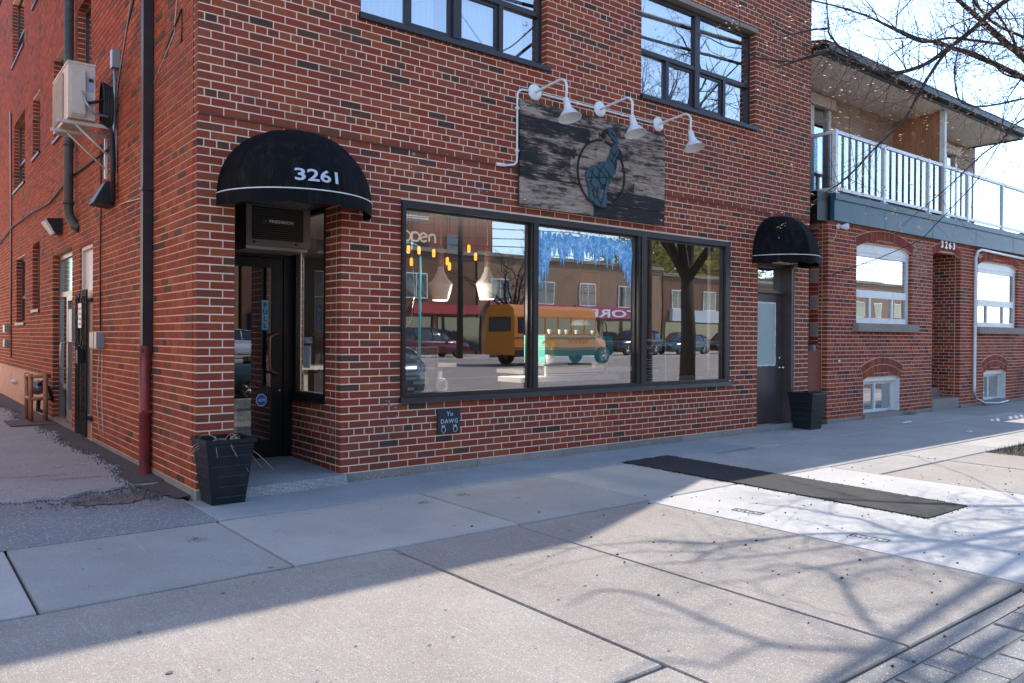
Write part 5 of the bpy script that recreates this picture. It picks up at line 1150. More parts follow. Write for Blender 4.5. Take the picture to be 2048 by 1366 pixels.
for k in range(15):
    if k % 2 == 0: continue
    z = .05+k*.235
    for j in range(3): b = MB(); b.box(NX-.004, NX+.1, .175, .325, z+j*.078, z+j*.078+.068, random.uniform(.12, 1)); obj('brick', b, MAT['brick_n'], nb)
al = make_wall(lambda u, o, z: (14.58+.0+o, u, z)); ar = make_wall(lambda u, o, z: (15.90-o, u, z))
b5 = lay(.113, 1.3, rN, [], L=.215); put_bricks(ar, b5, MAT['brick_n'], nb, 0, field='porch_brick_field'); obj('porch_wall', mortar_slab(ar, .10, 1.4, G-.05, 3.3, []), MAT['mortar_n'], nb)
mb = MB(); mb.box(14.5, 14.575, .12, 1.4, G, 3.3); mb.box(14.5, 16, 1.4, 1.5, G, 3.3); mb.box(14.6, 15.89, .02, 1.4, 3.225, 3.3); obj('porch_lining', mb, MAT['brick_n'], nb)
mb = MB(); mb.box(14.6, 15.88, .0, .4, G-.05, .17); obj('porch_step', mb, MAT['found'], nb); mb = MB(); mb.box(14.6, 15.88, .4, 1.4, G, .36); obj('porch_step', mb, MAT['found'], nb)
def arch_bricks(x0, x1, z0, rise, ht, nrow=1, step=.072, yo=-.014, parent=nb):
    b = MB(); xm = (x0+x1)/2; hw = (x1-x0)/2; R_ = (hw*hw+rise*rise)/(2*rise); cz = z0+rise-R_; a1 = math.asin(hw/R_)
    for r_ in range(nrow):
        Ri = R_+r_*(ht+.012); n = int(2*a1*Ri/step)
        for i in range(n):
            p, q = -a1+2*a1*(i+.07)/n, -a1+2*a1*(i+.93)/n; t = tone_rand(.04); Ro = Ri+ht
            pts = [(xm+Ri*sin(p), cz+Ri*cos(p)), (xm+Ri*sin(q), cz+Ri*cos(q)), (xm+Ro*sin(q), cz+Ro*cos(q)), (xm+Ro*sin(p), cz+Ro*cos(p))]
            b.prism(pts, yo, .05, t)
    obj('arch_bricks', b, MAT['brick_n'], parent, kind='stuff')
    m = MB(); pts = [(xm+R_*sin(-a1+2*a1*i/20), cz+R_*cos(-a1+2*a1*i/20)) for i in range(21)]; Ro = R_+nrow*(ht+.012)
    pts += [(xm+Ro*sin(a1-2*a1*i/20), cz+Ro*cos(a1-2*a1*i/20)) for i in range(21)]; m.prism(pts, yo+.006, .06); obj('arch_mortar', m, MAT['mortar_n'], parent)
    return [(xm+R_*sin(-a1+2*a1*i/20), cz+R_*cos(-a1+2*a1*i/20)) for i in range(21)]
for (x0, x1) in ((11.52, 13.64), (16.80, 19.12)):
    ap = arch_bricks(x0-.02, x1+.02, 3.08, .18, .165, 1)
    w = thing('x', '', '', (0, 0, 0)); bpy.data.objects.remove(w)
    b = MB(); y = .06
    b.box(x0, x0+.07, y, y+.08, 1.70, 3.0); b.box(x1-.10, x1, y, y+.08, 1.70, 3.0); b.box(x0+.07, x1-.10, y, y+.08, 2.93, 3.0); b.box(x0+.07, x1-.10, y-.01, y+.08, 2.17, 2.31); b.box(x0+.07, x1-.10, y-.01, y+.08, 1.70, 1.80)
    wd = x1-x0-.17; m1, m2 = x0+.07+wd*.28, x0+.07+wd*.72
    for m_ in (m1, m2): b.box(m_-.03, m_+.03, y, y+.07, 1.80, 2.17)
    w = obj('window', b, MAT['whitevinyl'], nb)
    g = MB(); g.prism([(x0, 3.0)]+[p for p in ap]+[(x1, 3.0)], y-.01, y+.06); obj('arch_panel', g, MAT['whitevinyl'], w)
    for (a, c, d, e) in ((x0+.07, x1-.10, 2.31, 2.93), (x0+.07, m1-.03, 1.80, 2.17), (m1+.03, m2-.03, 1.80, 2.17), (m2+.03, x1-.10, 1.80, 2.17)):
        g = MB(); g.quad((a, y+.03, d), (c, y+.03, d), (c, y+.03, e), (a, y+.03, e)); obj('pane', g, MAT['glass_up'], w)
    g = MB(); g.box(x0-.10, x1+.14, -.10, .1, 1.545, 1.695); obj('sill', g, MAT['stone'], w)
    mb = MB(); mb.box(x0-.1, x1+.1, 1.2, 1.3, 1.2, 3.3); obj('room_wall', mb, MAT['dark'], nb)
for (x0, x1) in ((11.80, 13.18), (17.16, 18.42)):
    ap = arch_bricks(x0-.02, x1+.02, .66, .15, .12, 2)
    b = MB(); y = .14; b.box(x0, x0+.06, y, y+.06, .03, .62); b.box(x1-.06, x1, y, y+.06, .03, .62); b.box(x0+.06, x1-.06, y, y+.06, .56, .62); b.box(x0+.06, x1-.06, y, y+.06, .03, .08); b.box((x0+x1)/2-.03, (x0+x1)/2+.03, y, y+.06, .08, .56)
    b.box(x1-.012, x1-.001, -.002, y, .03, .66); b.box(x0+.001, x0+.012, .0, y, .03, .66)
    w = obj('basement_window', b, MAT['whitevinyl'], nb)
    g = MB(); g.prism([(x0, .62)]+ap+[(x1, .62)], y-.09, y+.05); obj('arch_panel', g, MAT['whitevinyl'], w)
    g = MB(); g.quad((x0, y+.03, .08), (x1, y+.03, .08), (x1, y+.03, .56), (x0, y+.03, .56)); obj('pane', g, MAT['glass_up'], w)
    g = MB(); g.box(x0-.03, x1+.06, -.05, y-.001, G-.03, .025); obj('sill', g, MAT['found'], w)
    mb = MB(); mb.box(x0-.1, x1+.1, .8, .9, G, .9); obj('room_wall', mb, MAT['walldark'], nb)
arch_bricks(14.56, 15.92, 3.14, .13, .16, 1)
mb = MB(); mb.box(NX, 14.55, -.012, .08, G-.05, .0); obj('foundation', mb, MAT['found'], nb); mb = MB(); mb.box(15.95, NE_, -.012, .08, G-.05, .0); obj('foundation', mb, MAT['found'], nb)
for i, (ch_, x) in enumerate(zip('3263', (14.86, 15.05, 15.23, 15.42))): text('house_number', ch_, .21, (x, -.035, 3.31), MAT['white'], nb, .006, extrude=.008)
ef = MB()                                               # salt bloom on the brick
for k in range(420):
    x = 13.9+random.gauss(0, .22); z = 3.4-abs(random.gauss(0, .55)); s_ = random.uniform(.006, .03)
    if x > 14.5 or x < 13.66: continue
    ef.poly([(x+s_*random.uniform(.5, 1.2)*cos(a), -.0035, z+s_*.6*random.uniform(.4, 1.1)*sin(a)) for a in [i*1.05 for i in range(6)]])
obj('salt_bloom', ef, plain('salt', (.50, .40, .36), .9), nb, kind='stuff')
# balcony floor edge, beige upper wall, soffit and roof
BX = 10.62; ZB = HN(0)
b = MB(); b.box(BX, 25, -.075, 1.2, ZB+.002, 3.82); obj('fascia', b, MAT['teal_fascia'], nb)
b = MB(); b.box(BX-.004, 25, -.10, 1.2, 3.82, 3.93); obj('flashing', b, MAT['teal_fascia'], nb)
for x in (12.4, 14.4, 16.5, 18.6): b = MB(); b.box(x, x+.02, -.0775, -.0755, ZB+.01, 3.81); obj('flashing_seam', b, MAT['teal_fascia'], nb)
b = MB(); b.box(NX-.35, BX-.006, .0, 1.2, ZB-.02, 3.93); obj('end_board', b, MAT['black'], nb)
YB = 1.0
upw = make_wall(lambda u, o, z: (u, YB-o, z))
hu = [(11.0, 12.35, 3.95, 6.0), (16.9, 18.1, 3.95, 5.95)]
ru = [(3.95+i*.075, 3.95+(i+1)*.075, 's', i % 2) for i in range(30)]
bu = lay(9.98, 19.2, ru, hu, L=.235, dark=0); put_bricks(upw, bu, MAT['brick_b'], nb, 250, field='upper_brick_field')
obj('upper_wall', mortar_slab(upw, 9.98, 19.195, 3.94, 6.2, hu), MAT['mortar_b'], nb)
mb = MB(); mb.box(19.1, 19.2, YB+.12, 9, 3.94, 6.2); mb.box(10.7, 19.1, 8.9, 9, G, 6.2); mb.box(10.65, 19.5, .14, 9, 3.4, 3.9); mb.box(19.4, NE_-.01, .13, 9, G, 3.4); obj('upper_side_wall', mb, MAT['brick_b'], nb)
for (x0, x1, z1) in ((11.0, 12.35, 6.0), (16.9, 18.1, 5.95)):
    b = MB(); y = YB-.02; b.box(x0, x1, y, y+.12, z1-.10, z1); b.box(x0, x0+.09, y, y+.12, 3.95, z1-.10); b.box(x1-.09, x1, y, y+.12, 3.95, z1-.10); m_ = (x0+x1)/2; b.box(m_-.05, m_+.05, y, y+.1, 3.95, z1-.1); b.box(m_+.06, m_+.10, y+.02, y+.08, 3.95, z1-.1)
    w = obj('patio_door', b, MAT['whitevinyl'], nb); g = MB(); g.box(x0-.05, x1+.06, y-.07, y-.001, z1-.12, z1+.08); obj('head_trim', g, MAT['offwhite'], w)
    g = MB(); g.quad((x0+.09, y+.06, 3.95), (x1-.09, y+.06, 3.95), (x1-.09, y+.06, z1-.1), (x0+.09, y+.06, z1-.1)); obj('pane', g, MAT['glass_up'], w)
    mb = MB(); mb.box(x0, x1, YB+1.5, YB+1.6, 3.9, 6.2); obj('room_wall', mb, MAT['walldark'], nb)
# cedar divider between the two balconies
dvd = thing('privacy_screen', 'cedar board privacy screen between the two balconies', 'screen', (14.9, .5, 3.95))
for k in range(8): b = MB(); y = .03+k*.121; b.box(14.90+random.uniform(0, .01), 14.93, y, y+.116, 3.95, 6.14-.02*(k % 3 == 1), random.random()); obj('board', b, MAT['cedar'], dvd)
b = MB(); b.box(14.885, 14.975, -.08, .02, 3.95, 6.15); obj('post', b, MAT['whitevinyl'], dvd)
zs = 6.16
b = MB(); nS = 9; 
for k in range(nS):                                     # soffit boards run along the eave
    y0_ = -.16+k*.13; b = MB(); b.box(9.97, 18.75, y0_, y0_+.127, zs, zs+.015); obj('soffit_board', b, MAT['soffit'], nb)
b = MB(); b.box(9.97, 18.8, -.20, -.165, zs-.035, zs+.16); b.box(18.765, 18.8, -.16, 9.2, zs-.035, zs+.16); obj('eave_fascia', b, MAT['gutter'], nb)
b = MB(); b.box(9.98, 18.85, -.31, -.205, zs+.03, zs+.05); b.box(9.98, 18.85, -.32, -.305, zs+.03, zs+.155); b.box(9.98, 18.85, -.33, -.30, zs+.14, zs+.155); b.box(18.83, 18.85, -.30, -.205, zs+.05, zs+.15); b.box(9.98, 9.995, -.30, -.205, zs+.05, zs+.15); obj('gutter', b, MAT['gutter'], nb)
b = MB()
for r_ in range(20):
    for k in range(46):
        x = 9.98+k*.195+(.09 if r_ % 2 else 0); 
        if x > 18.7: continue
        y = -.27+r_*.22; z = zs+.17+(y+.27)*.30; dz = random.uniform(0, .014); b.hexa([(x, y, z), (x+.18, y, z), (x+.18, y+.26, z+.07), (x, y+.26, z+.07)], [(x, y, z+.022+dz), (x+.18, y, z+.022+dz), (x+.18, y+.26, z+.085), (x, y+.26, z+.085)])
obj('shingle_field', b, MAT['shingle'], nb, kind='stuff')
mb = MB(); mb.hexa([(9.97, -.2, zs+.12), (18.8, -.2, zs+.12), (18.8, 9.2, zs+.12), (9.97, 9.2, zs+.12)], [(9.97, -.2, zs+.165), (18.8, -.2, zs+.165), (18.8, 4.2, zs+1.45), (9.97, 4.2, zs+1.45)]); mb.hexa([(9.97, 4.2, zs+.12), (18.8, 4.2, zs+.12), (18.8, 9.2, zs+.12), (9.97, 9.2, zs+.12)], [(9.97, 4.2, zs+1.44), (18.8, 4.2, zs+1.44), (18.8, 9.1, zs+.18), (9.97, 9.1, zs+.18)]); obj('roof', mb, MAT['shingle'], nb)
b = MB(); b.lathe((11.35, .30, zs), [(.0, -.05), (.09, -.045), (.11, -.02), (.11, 0)], 18); tag(obj('ceiling_light', b, MAT['whitevinyl'], None), 'round white lamp under the cream soffit', 'lamp')
# balcony railing: posts, rails and glass strips
rl = thing('balcony_railing', 'white balcony railing of upright glass strips along the teal fascia', 'railing', (15, -.03, 3.95))
px_ = [10.70, 12.42, 14.25, 16.12, 18.02, 20.0, 22.0, 24.0]; yR = -.03
for x in px_: b = MB(); b.box(x-.035, x+.035, yR-.035, yR+.035, 3.93, 5.04); b.box(x-.06, x+.06, yR-.06, yR+.06, 3.932, 3.945); obj('post', b, MAT['white'], rl)
for i in range(len(px_)-1):
    a, c = px_[i]+.036, px_[i+1]-.036
    b = MB(); b.box(a, c, yR-.03, yR+.03, 4.97, 5.03); obj('top_rail', b, MAT['white'], rl); b = MB(); b.box(a, c, yR-.022, yR+.022, 3.99, 4.045); obj('bottom_rail', b, MAT['white'], rl)
    n = 7; pit = (c-a)/n
    for k in range(n):
        g = MB(); x = a+k*pit+.02; g.box(x, x+pit*.62, yR-.004, yR+.004, 4.046, 4.968); obj('glass_strip', g, MAT['glass_rail'], rl)
b = MB(); b.box(10.67, 10.73, .006, 1.0, 4.97, 5.03); obj('top_rail', b, MAT['white'], rl); b = MB(); b.box(10.68, 10.72, .006, 1.0, 3.99, 4.045); obj('bottom_rail', b, MAT['white'], rl)
for k in range(4): g = MB(); y = .06+k*.24; g.box(10.696, 10.704, y, y+.15, 4.046, 4.968); obj('glass_strip', g, MAT['glass_rail'], rl)
mb = MB(); mb.box(13.3, 14.3, .35, .42, 3.95, 4.55); tag(obj('patio_panel', mb, MAT['teal_fascia'], None), 'dark blue panel standing on the balcony behind the glass strips', 'panel')
# small things on the neighbour front
lb = thing('flood_lamp', 'round white flood lamp by the corner of the neighbouring front', 'lamp', (10.93, -.05, 3.38))
b = MB(); b.lathe((10.86, -.002, 3.38), [(0, -.03), (.05, -.03), (.05, 0)], 14, 'y'); obj('base', b, MAT['white'], lb)
b = MB(); T = Matrix.Rotation(radians(-60), 3, 'Z'); b.lathe((10.90, -.06, 3.37), [(0, .03), (.03, .02), (.035, -.01), (.06, -.07), (.062, -.10), (.03, -.115), (0, -.12)], 16, 'y', tilt=Matrix.Rotation(radians(50), 3, 'Z')); obj('bulb', b, MAT['white'], lb)
cable([(10.84, -.01, 3.36), (10.78, -.01, 3.2), (10.70, -.01, 3.12), (10.56, -.01, 3.12)], .006, 'white wire hanging from the round flood lamp', 'whitecable')
wp = thing('white_downpipe', 'white drain pipe running under the fascia and down the neighbouring front', 'drain pipe', (16.5, -.05, 0))
b = MB(); b.tube([(20, -.05, ZB-.10), (16.85, -.05, ZB-.05), (16.65, -.05, ZB-.10), (16.56, -.05, ZB-.25), (16.54, -.05, .42), (16.52, -.06, .25)], .033, 8); obj('pipe', b, MAT['white'], wp)
b = MB(); b.tube([(16.52, -.06, .28), (16.55, -.08, .12), (16.9, -.12, .0), (17.6, -.15, -.03), (18.3, -.1, -.01)], .022, 7); obj('hose_end', b, MAT['greymetal'], wp)
bd = thing('rust_red_board', 'rust red plywood board closing the gap between the two buildings', 'board', (10.3, .1, 0))
b = MB(); b.box(9.985, 10.53, .10, .12, G, 1.20); obj('panel', b, MAT['rustboard'], bd)
b = MB(); b.box(9.98, 10.05, .13, .2, 1.0, 1.32); b.box(10.33, 10.42, .13, .2, 1.0, 1.30); obj('stake', b, MAT['stone'], bd)
mb = MB(); mb.box(9.96, 10.6, 3.2, 3.3, G, 5); tag(obj('gap_fence', mb, MAT['dark'], None), 'dark boards at the back of the gap between the buildings', 'fence')
b = MB(); b.lathe((10.93, -.004, 1.02), [(0, -.02), (.02, -.02), (.022, 0)], 8, 'y'); obj('wall_cap', b, MAT['white'], nb)
gmx = thing('standpipe', 'rusty standpipe at the right end of the neighbouring front', 'standpipe', (19.3, -.15, 0))
b = MB(); b.tube([(19.3, -.15, G), (19.3, -.15, .5), (19.35, -.15, .62)], .05, 8); obj('pipe', b, MAT['galv'], gmx); b = MB(); b.tube([(19.2, -.15, .66), (19.5, -.15, .66)], .06, 8); obj('head', b, MAT['galv'], gmx)
for (x, y, l) in ((11.9, -.75, 'crumpled white paper scrap lying on the shaded pavement'), (11.3, -2.0, 'flattened white tissue lying on the sunlit pavement')):
    b = MB(); pts = [(x+random.uniform(.05, .14)*cos(a)*1.6, y+random.uniform(.03, .07)*sin(a), G+.008) for a in [i*.7 for i in range(9)]]; b.poly(pts)
    for k in range(8): p = pts[k]; q = pts[k+1]; b.poly([p, q, (x, y, G+.03+random.uniform(-.01, .01))])
    tag(obj('paper_scrap', b, MAT['litter'], None), l, 'litter')
b = MB()
for k in range(60): a = random.uniform(0, 6.3); r_ = random.uniform(0, .12); x, y = 13.45+r_*cos(a)*2, -.05-abs(r_*sin(a)); b.poly([(x, y, G), (x+.012, y, G), (x+random.uniform(-.04, .04), y-.02, G+random.uniform(.03, .10))])
tag(obj('weed', b, MAT['grass'], None), 'low green weed at the foot of the neighbouring brick wall', 'weed')
# building farther along with its own balcony railing
fbd = thing('far_building', 'brown building with a railed balcony beyond the neighbouring roof end', 'building', (33, 5, 0))
b = MB(); b.box(27, 42, 3.2, 14, G, 5.0); obj('wall', b, MAT['brick_opp'], fbd); b = MB(); b.box(26.8, 42, 1.6, 14, 4.5, 4.9); obj('balcony_floor', b, MAT['teal_fascia'], fbd)
for i in range(26): b = MB(); b.box(26.9+i*.58, 26.95+i*.58, 1.62, 1.66, 4.9, 6.0); obj('baluster', b, MAT['white'], fbd)
b = MB(); b.box(26.8, 42, 1.6, 1.68, 6.0, 6.08); obj('handrail', b, MAT['white'], fbd)
# ------------------------------------------------------------------ street tree overhead
TB = {'M1':[(9.2, -3.56, 5.9), (8.83, -3.35, 5.67), (8.63, -3.25, 5.5), (8.4, -3.12, 5.26), (8.14, -2.98, 5.04), (7.89, -2.84, 4.83), (7.68, -2.72, 4.72), (7.47, -2.61, 4.66), (7.24, -2.48, 4.66), (7.08, -2.39, 4.74), (6.87, -2.28, 4.78), (6.67, -2.17, 4.87), (6.49, -2.07, 4.79), (6.37, -2.0, 4.75)],
'M1c':[(6.71, -2.19, 4.87), (6.32, -1.97, 4.72), (5.89, -1.74, 4.73), (5.75, -1.66, 4.82), (5.56, -1.56, 4.83), (5.38, -1.46, 4.91)],
'M1d':[(5.75, -1.66, 4.82), (5.69, -1.63, 5.07), (5.7, -1.63, 5.28), (5.68, -1.62, 5.46)],
'M2':[(8.14, -2.98, 5.04), (7.99, -2.9, 4.84), (7.8, -2.79, 4.52), (7.6, -2.68, 4.12), (7.39, -2.57, 3.89), (7.19, -2.45, 3.67), (6.92, -2.31, 3.36), (6.66, -2.16, 3.16)],
'M3':[(9.54, -3.75, 5.0), (9.1, -3.5, 5.05), (8.77, -3.32, 5.11), (8.44, -3.14, 5.13), (8.12, -2.96, 5.14), (7.8, -2.79, 5.06), (7.46, -2.61, 5.18), (7.17, -2.45, 5.31), (6.93, -2.31, 5.38), (6.75, -2.21, 5.42), (6.48, -2.07, 5.46)],
'M4':[(9.54, -3.75, 5.06), (9.04, -3.47, 5.22), (8.65, -3.26, 5.37), (8.44, -3.14, 5.59), (8.35, -3.09, 5.76)],
'M5':[(9.32, -3.63, 4.6), (9.04, -3.47, 4.94), (8.79, -3.33, 5.38), (8.61, -3.23, 5.6)],
'M6':[(9.55, -3.75, 4.57), (9.05, -3.48, 4.45), (8.77, -3.32, 4.37), (8.45, -3.15, 4.31), (8.23, -3.03, 4.4), (8.19, -3.0, 4.74), (8.23, -3.02, 4.98)],
'M7':[(9.32, -3.63, 4.78), (9.04, -3.47, 4.7), (8.79, -3.34, 4.74), (8.66, -3.26, 4.86), (8.44, -3.14, 4.98), (8.14, -2.98, 5.03)],
'M8':[(9.22, -3.57, 4.28), (8.97, -3.43, 4.14), (8.8, -3.34, 3.93), (8.58, -3.22, 3.76), (8.41, -3.13, 3.6), (8.13, -2.97, 3.31), (7.8, -2.79, 3.01)],
'M9':[(7.08, -2.39, 4.74), (6.87, -2.28, 4.88), (6.71, -2.19, 5.06), (6.69, -2.18, 5.14)],
'M9b':[(6.66, -2.17, 5.52), (6.68, -2.17, 5.31), (6.69, -2.18, 5.14), (6.55, -2.1, 5.12), (6.37, -2.0, 5.07)],
'S1':[(6.94, -3.85, 6.6), (7.2, -3.47, 6.87), (7.58, -3.18, 6.94), (7.61, -3.01, 6.75), (7.69, -2.83, 6.45), (7.71, -2.73, 6.26), (7.93, -2.52, 6.33), (8.14, -2.27, 6.61), (8.23, -2.07, 6.88)],
'S2':[(7.82, -2.78, 6.6), (8.3, -2.52, 6.87), (8.59, -2.49, 6.94), (8.58, -2.6, 6.75), (8.28, -2.86, 6.45)],
'S3':[(7.0, -3.65, 6.3), (7.15, -3.35, 6.57), (7.1, -3.17, 6.64), (6.72, -3.0, 6.45), (6.45, -2.79, 6.15), (6.32, -2.58, 5.96), (6.4, -2.24, 6.03), (6.52, -1.95, 6.31), (6.62, -1.87, 6.58)],
'S4':[(6.68, -3.01, 6.4), (6.77, -2.86, 6.67), (6.55, -2.87, 6.74), (6.32, -2.85, 6.55), (5.97, -2.82, 6.25), (5.63, -2.89, 6.06)],
'M9c':[(6.71, -2.19, 5.15), (6.49, -2.07, 5.1), (6.28, -1.95, 5.04), (6.14, -1.88, 5.08), (6.02, -1.81, 5.16), (5.83, -1.71, 5.37)]}
RB = {'M1': (.034, .013), 'M1c': (.012, .006), 'M1d': (.006, .003), 'M2': (.022, .007), 'M3': (.020, .009), 'M4': (.020, .012), 'M5': (.016, .010), 'M6': (.014, .008), 'M7': (.014, .008), 'M8': (.014, .005), 'M9': (.014, .01), 'M9b': (.008, .010), 'M9c': (.010, .004), 'S1': (.030, .014), 'S2': (.016, .010), 'S3': (.028, .012), 'S4': (.018, .010)}
def smooth(pts, k=3):
    pts = [Vector(p) for p in pts]; out = []
    for i in range(len(pts)-1):
        p0 = pts[max(i-1, 0)]; p1 = pts[i]; p2 = pts[i+1]; p3 = pts[min(i+2, len(pts)-1)]
        for j in range(k):
            t = j/k; out.append(.5*((2*p1)+(p2-p0)*t+(2*p0-5*p1+4*p2-p3)*t*t+(3*p1-p0-3*p2+p3)*t**3))
    return out+[pts[-1]]
rt = random.Random(21)
def twig(mb, buds, p, d, l, r, depth, budp=.5, seg=4):
    n = max(3, int(l/.12)); pts = [p.copy()]; d = d.normalized()
    for i in range(n):
        d = (d+Vector((rt.gauss(0, .16), rt.gauss(0, .16), rt.gauss(0, .14)+.03))).normalized(); p = p+d*(l/n); pts.append(p.copy())
    mb.tube(pts, [r*(1-.75*i/n) for i in range(n+1)], seg if r < .012 else 7, cap=False)
    if depth > 0:
        for i in range(1, n+1):
            if rt.random() < .62:
                q = pts[i]; dd = (pts[i]-pts[i-1]).normalized(); sd = Vector((rt.gauss(0, 1), rt.gauss(0, 1), rt.gauss(0, .8))).normalized()
                twig(mb, buds, q, dd*.8+sd*.75, l*rt.uniform(.35, .62), r*(1-.75*i/n)*.62, depth-1, budp, 3 if r < .008 else 4)
    if depth <= 1 and rt.random() < budp:
        buds.append((pts[-1], d))
        if rt.random() < .3: buds.append((pts[n//2], d))
tr = thing('street_tree', 'bare spring street tree with orange buds reaching over the pavement from the right', 'tree', (10.3, -3.9, G))
tb = MB(); buds = []
trunk = [(10.3, -3.9, G-.1), (10.32, -3.92, .6), (10.28, -3.88, 1.4), (10.30, -3.9, 2.8), (10.27, -3.86, 4.3)]
mbt = MB(); mbt.tube(smooth(trunk), [.20-.06*i/12 for i in range(13)], 12); obj('trunk', mbt, MAT['bark'], tr)
hub = Vector((10.27, -3.86, 4.2)); 
for nm, pts in TB.items():
    p = smooth(pts); n = len(p); r0_, r1_ = RB[nm]; tb.tube(p, [r0_+(r1_-r0_)*i/(n-1) for i in range(n)], 7, cap=False)
    for i in range(1, n-1):
        for q_ in range(3 if nm not in ('M1c', 'M9c', 'M1d') else 1):
            if rt.random() > (.66 if nm[0] == 'M' else .25) or (p[i].x < 6.75 and rt.random() < .65): continue
            dd = (p[i+1]-p[i]).normalized(); sd = Vector((rt.gauss(0, .7), rt.gauss(0, .6), rt.gauss(0, .9))).normalized(); twig(tb, buds, p[i], dd*.7+sd, rt.uniform(.3, .95) if nm not in ('M1c', 'M9c', 'M1d', 'M9b') else rt.uniform(.15, .45), (r0_+(r1_-r0_)*i/n)*.20+.0018, 1 if rt.random() < .5 else 2, .85)
    if nm not in ('M9',): twig(tb, buds, p[-1], p[-1]-p[-2], .4, r1_, 1, .8)
for nm, e in (('S1', (6.94, -3.85, 6.6)), ('S3', (7.0, -3.65, 6.3)), ('M1', (9.2, -3.56, 5.9)), ('M3', (9.54, -3.75, 5.0)), ('M4', (9.54, -3.75, 5.06)), ('M5', (9.32, -3.63, 4.6)), ('M6', (9.55, -3.75, 4.57)), ('M7', (9.32, -3.63, 4.78)), ('M8', (9.22, -3.57, 4.28))):
    e = Vector(e); mid = (hub+e)/2+Vector((.2, -.1, .25 if nm != 'M1' else .5)); tb.tube(smooth([hub, mid, e], 5), [.055 if nm == 'M1' else .03, .052 if nm == 'M1' else .028, .05 if nm == 'M1' else .026, .047 if nm == 'M1' else .024, .045 if nm == 'M1' else .022, .042 if nm == 'M1' else .02]+[.038 if nm == 'M1' else .018]*2+[RB[nm][0]*1.1]*2+[RB[nm][0]], 8, cap=False)
for k in range(11):                                     # rest of the crown
    a = rt.uniform(0, 2*pi) if k > 3 else rt.uniform(2.6, 4.2); el = rt.uniform(.75, 1.3); d = Vector((cos(a)*cos(el), sin(a)*cos(el), sin(el))); p = hub.copy(); l = rt.uniform(2.8, 4.0); pts = [p.copy()]
    for i in range(9): d = (d+Vector((rt.gauss(0, .12), rt.gauss(0, .12), rt.gauss(0, .08)+.02))).normalized(); p = p+d*l/9; pts.append(p.copy())
    tb.tube(pts, [.055*(1-.8*i/9) for i in range(10)], 7, cap=False)
    for i in range(3, 10):
        for q in range(2): sd = Vector((rt.gauss(0, 1), rt.gauss(0, 1), rt.gauss(0, .7))).normalized(); twig(tb, buds, pts[i], (pts[i]-pts[i-1]).normalized()*.8+sd, rt.uniform(.7, 1.4), .010, 2, .5)
obj('branches', tb, MAT['bark'], tr)
bb = MB()
for (p, d) in buds:
    for q in range(rt.randint(1, 4)):
        s_ = rt.uniform(.009, .024); o3 = Vector((rt.gauss(0, .016), rt.gauss(0, .016), rt.gauss(0, .016))); u_ = Vector((rt.gauss(0, 1), rt.gauss(0, 1), rt.gauss(0, 1))).normalized(); v_ = u_.orthogonal().normalized(); c_ = p+o3
        bb.poly([c_-u_*s_, c_-v_*s_*.45, c_+u_*s_, c_+v_*s_*.45])
obj('buds', bb, MAT['bud'], tr)
cable([(10.215, -.05, 2.42), (10.60, -.9, 2.75), (10.68, -1.5, 2.985), (10.1, -2.5, 3.65), (9.275, -3.4, 4.42), (7.9, -4.9, 6.3), (6.4, -6.4, 9.2)], .007, 'thin black service wire rising across the neighbouring front to the street')
for i, (p, q, lab) in enumerate((((-6.5, 8.4), (25, 9.4), 'highest'), ((-6.5, 8.1), (25, 8.9), 'second'), ((-6.5, 7.8), (25, 8.5), 'third'), ((-6.5, 7.4), (25, 8.1), 'lowest'))):
    yy = [-3.03, -2.93, -2.85, -3.12][i]; z = [8.6, 8.3, 7.9, 7.6][i]
    cable([(-30+55*k/20, yy+.085*((-30+55*k/20)-9), z-.35*sin(pi*k/20)) for k in range(21)], [.045, .035, .048, .032][i], '%s of the overhead street cables crossing above the pavement' % lab, name='overhead_cable')
# ------------------------------------------------------------------ across the street (seen in the glass)
def shopblock(x0, x1, z1, wallm, label, yF=-36.0, signs=(), winz=(3.9, 5.4), winw=1.5, step=4.2, name='street_building'):
    t = thing(name, label, 'building', ((x0+x1)/2, yF-6, 0))
    b = MB(); b.box(x0, x1, yF-12, yF, .2, z1); obj('wall', b, wallm, t)
    b = MB(); b.box(x0-.1, x1+.1, yF-12.1, yF+.15, z1, z1+.25); obj('parapet', b, MAT['stone'], t)
    x = x0+1.2
    while x < x1-2:
        b = MB(); b.box(x-.08, x+winw+.08, yF, yF+.06, winz[0]-.08, winz[1]+.08); w = obj('window', b, MAT['whitevinyl'], t)
        g = MB(); g.box(x, x+winw/2-.04, yF+.061, yF+.07, winz[0], winz[1]); g.box(x+winw/2+.04, x+winw, yF+.061, yF+.07, winz[0], winz[1]); obj('pane', g, MAT['carglass'], w); x += step
    x = x0+.3
    while x < x1-3:
        b = MB(); b.box(x, x+3.4, yF+.01, yF+.05, .5, 2.7); obj('shopfront', b, MAT['carglass'], t); b = MB(); b.box(x+3.42, x+3.7, yF+.01, yF+.2, .3, 2.8); obj('pier', b, wallm, t); x += 3.9
    for (a, c, z0_, z1_, m_, s_) in signs:
        b = MB(); b.box(a, c, yF+.05, yF+.4, z0_, z1_); s = obj('shop_sign', b, m_, t)
        if s_:
            o = text('sign_lettering', s_, (z1_-z0_)*.9, (c-.2, yF+.42, z0_+.12), MAT['white'], None, .02, rot=(pi/2, 0, pi), width=(c-a)*.8); o.parent = s; o.location = o.location-wloc(s)
    return t
MAT['carglass'] = plain('dark_glass', (.02, .025, .03), .06, 0, spec=1.0)
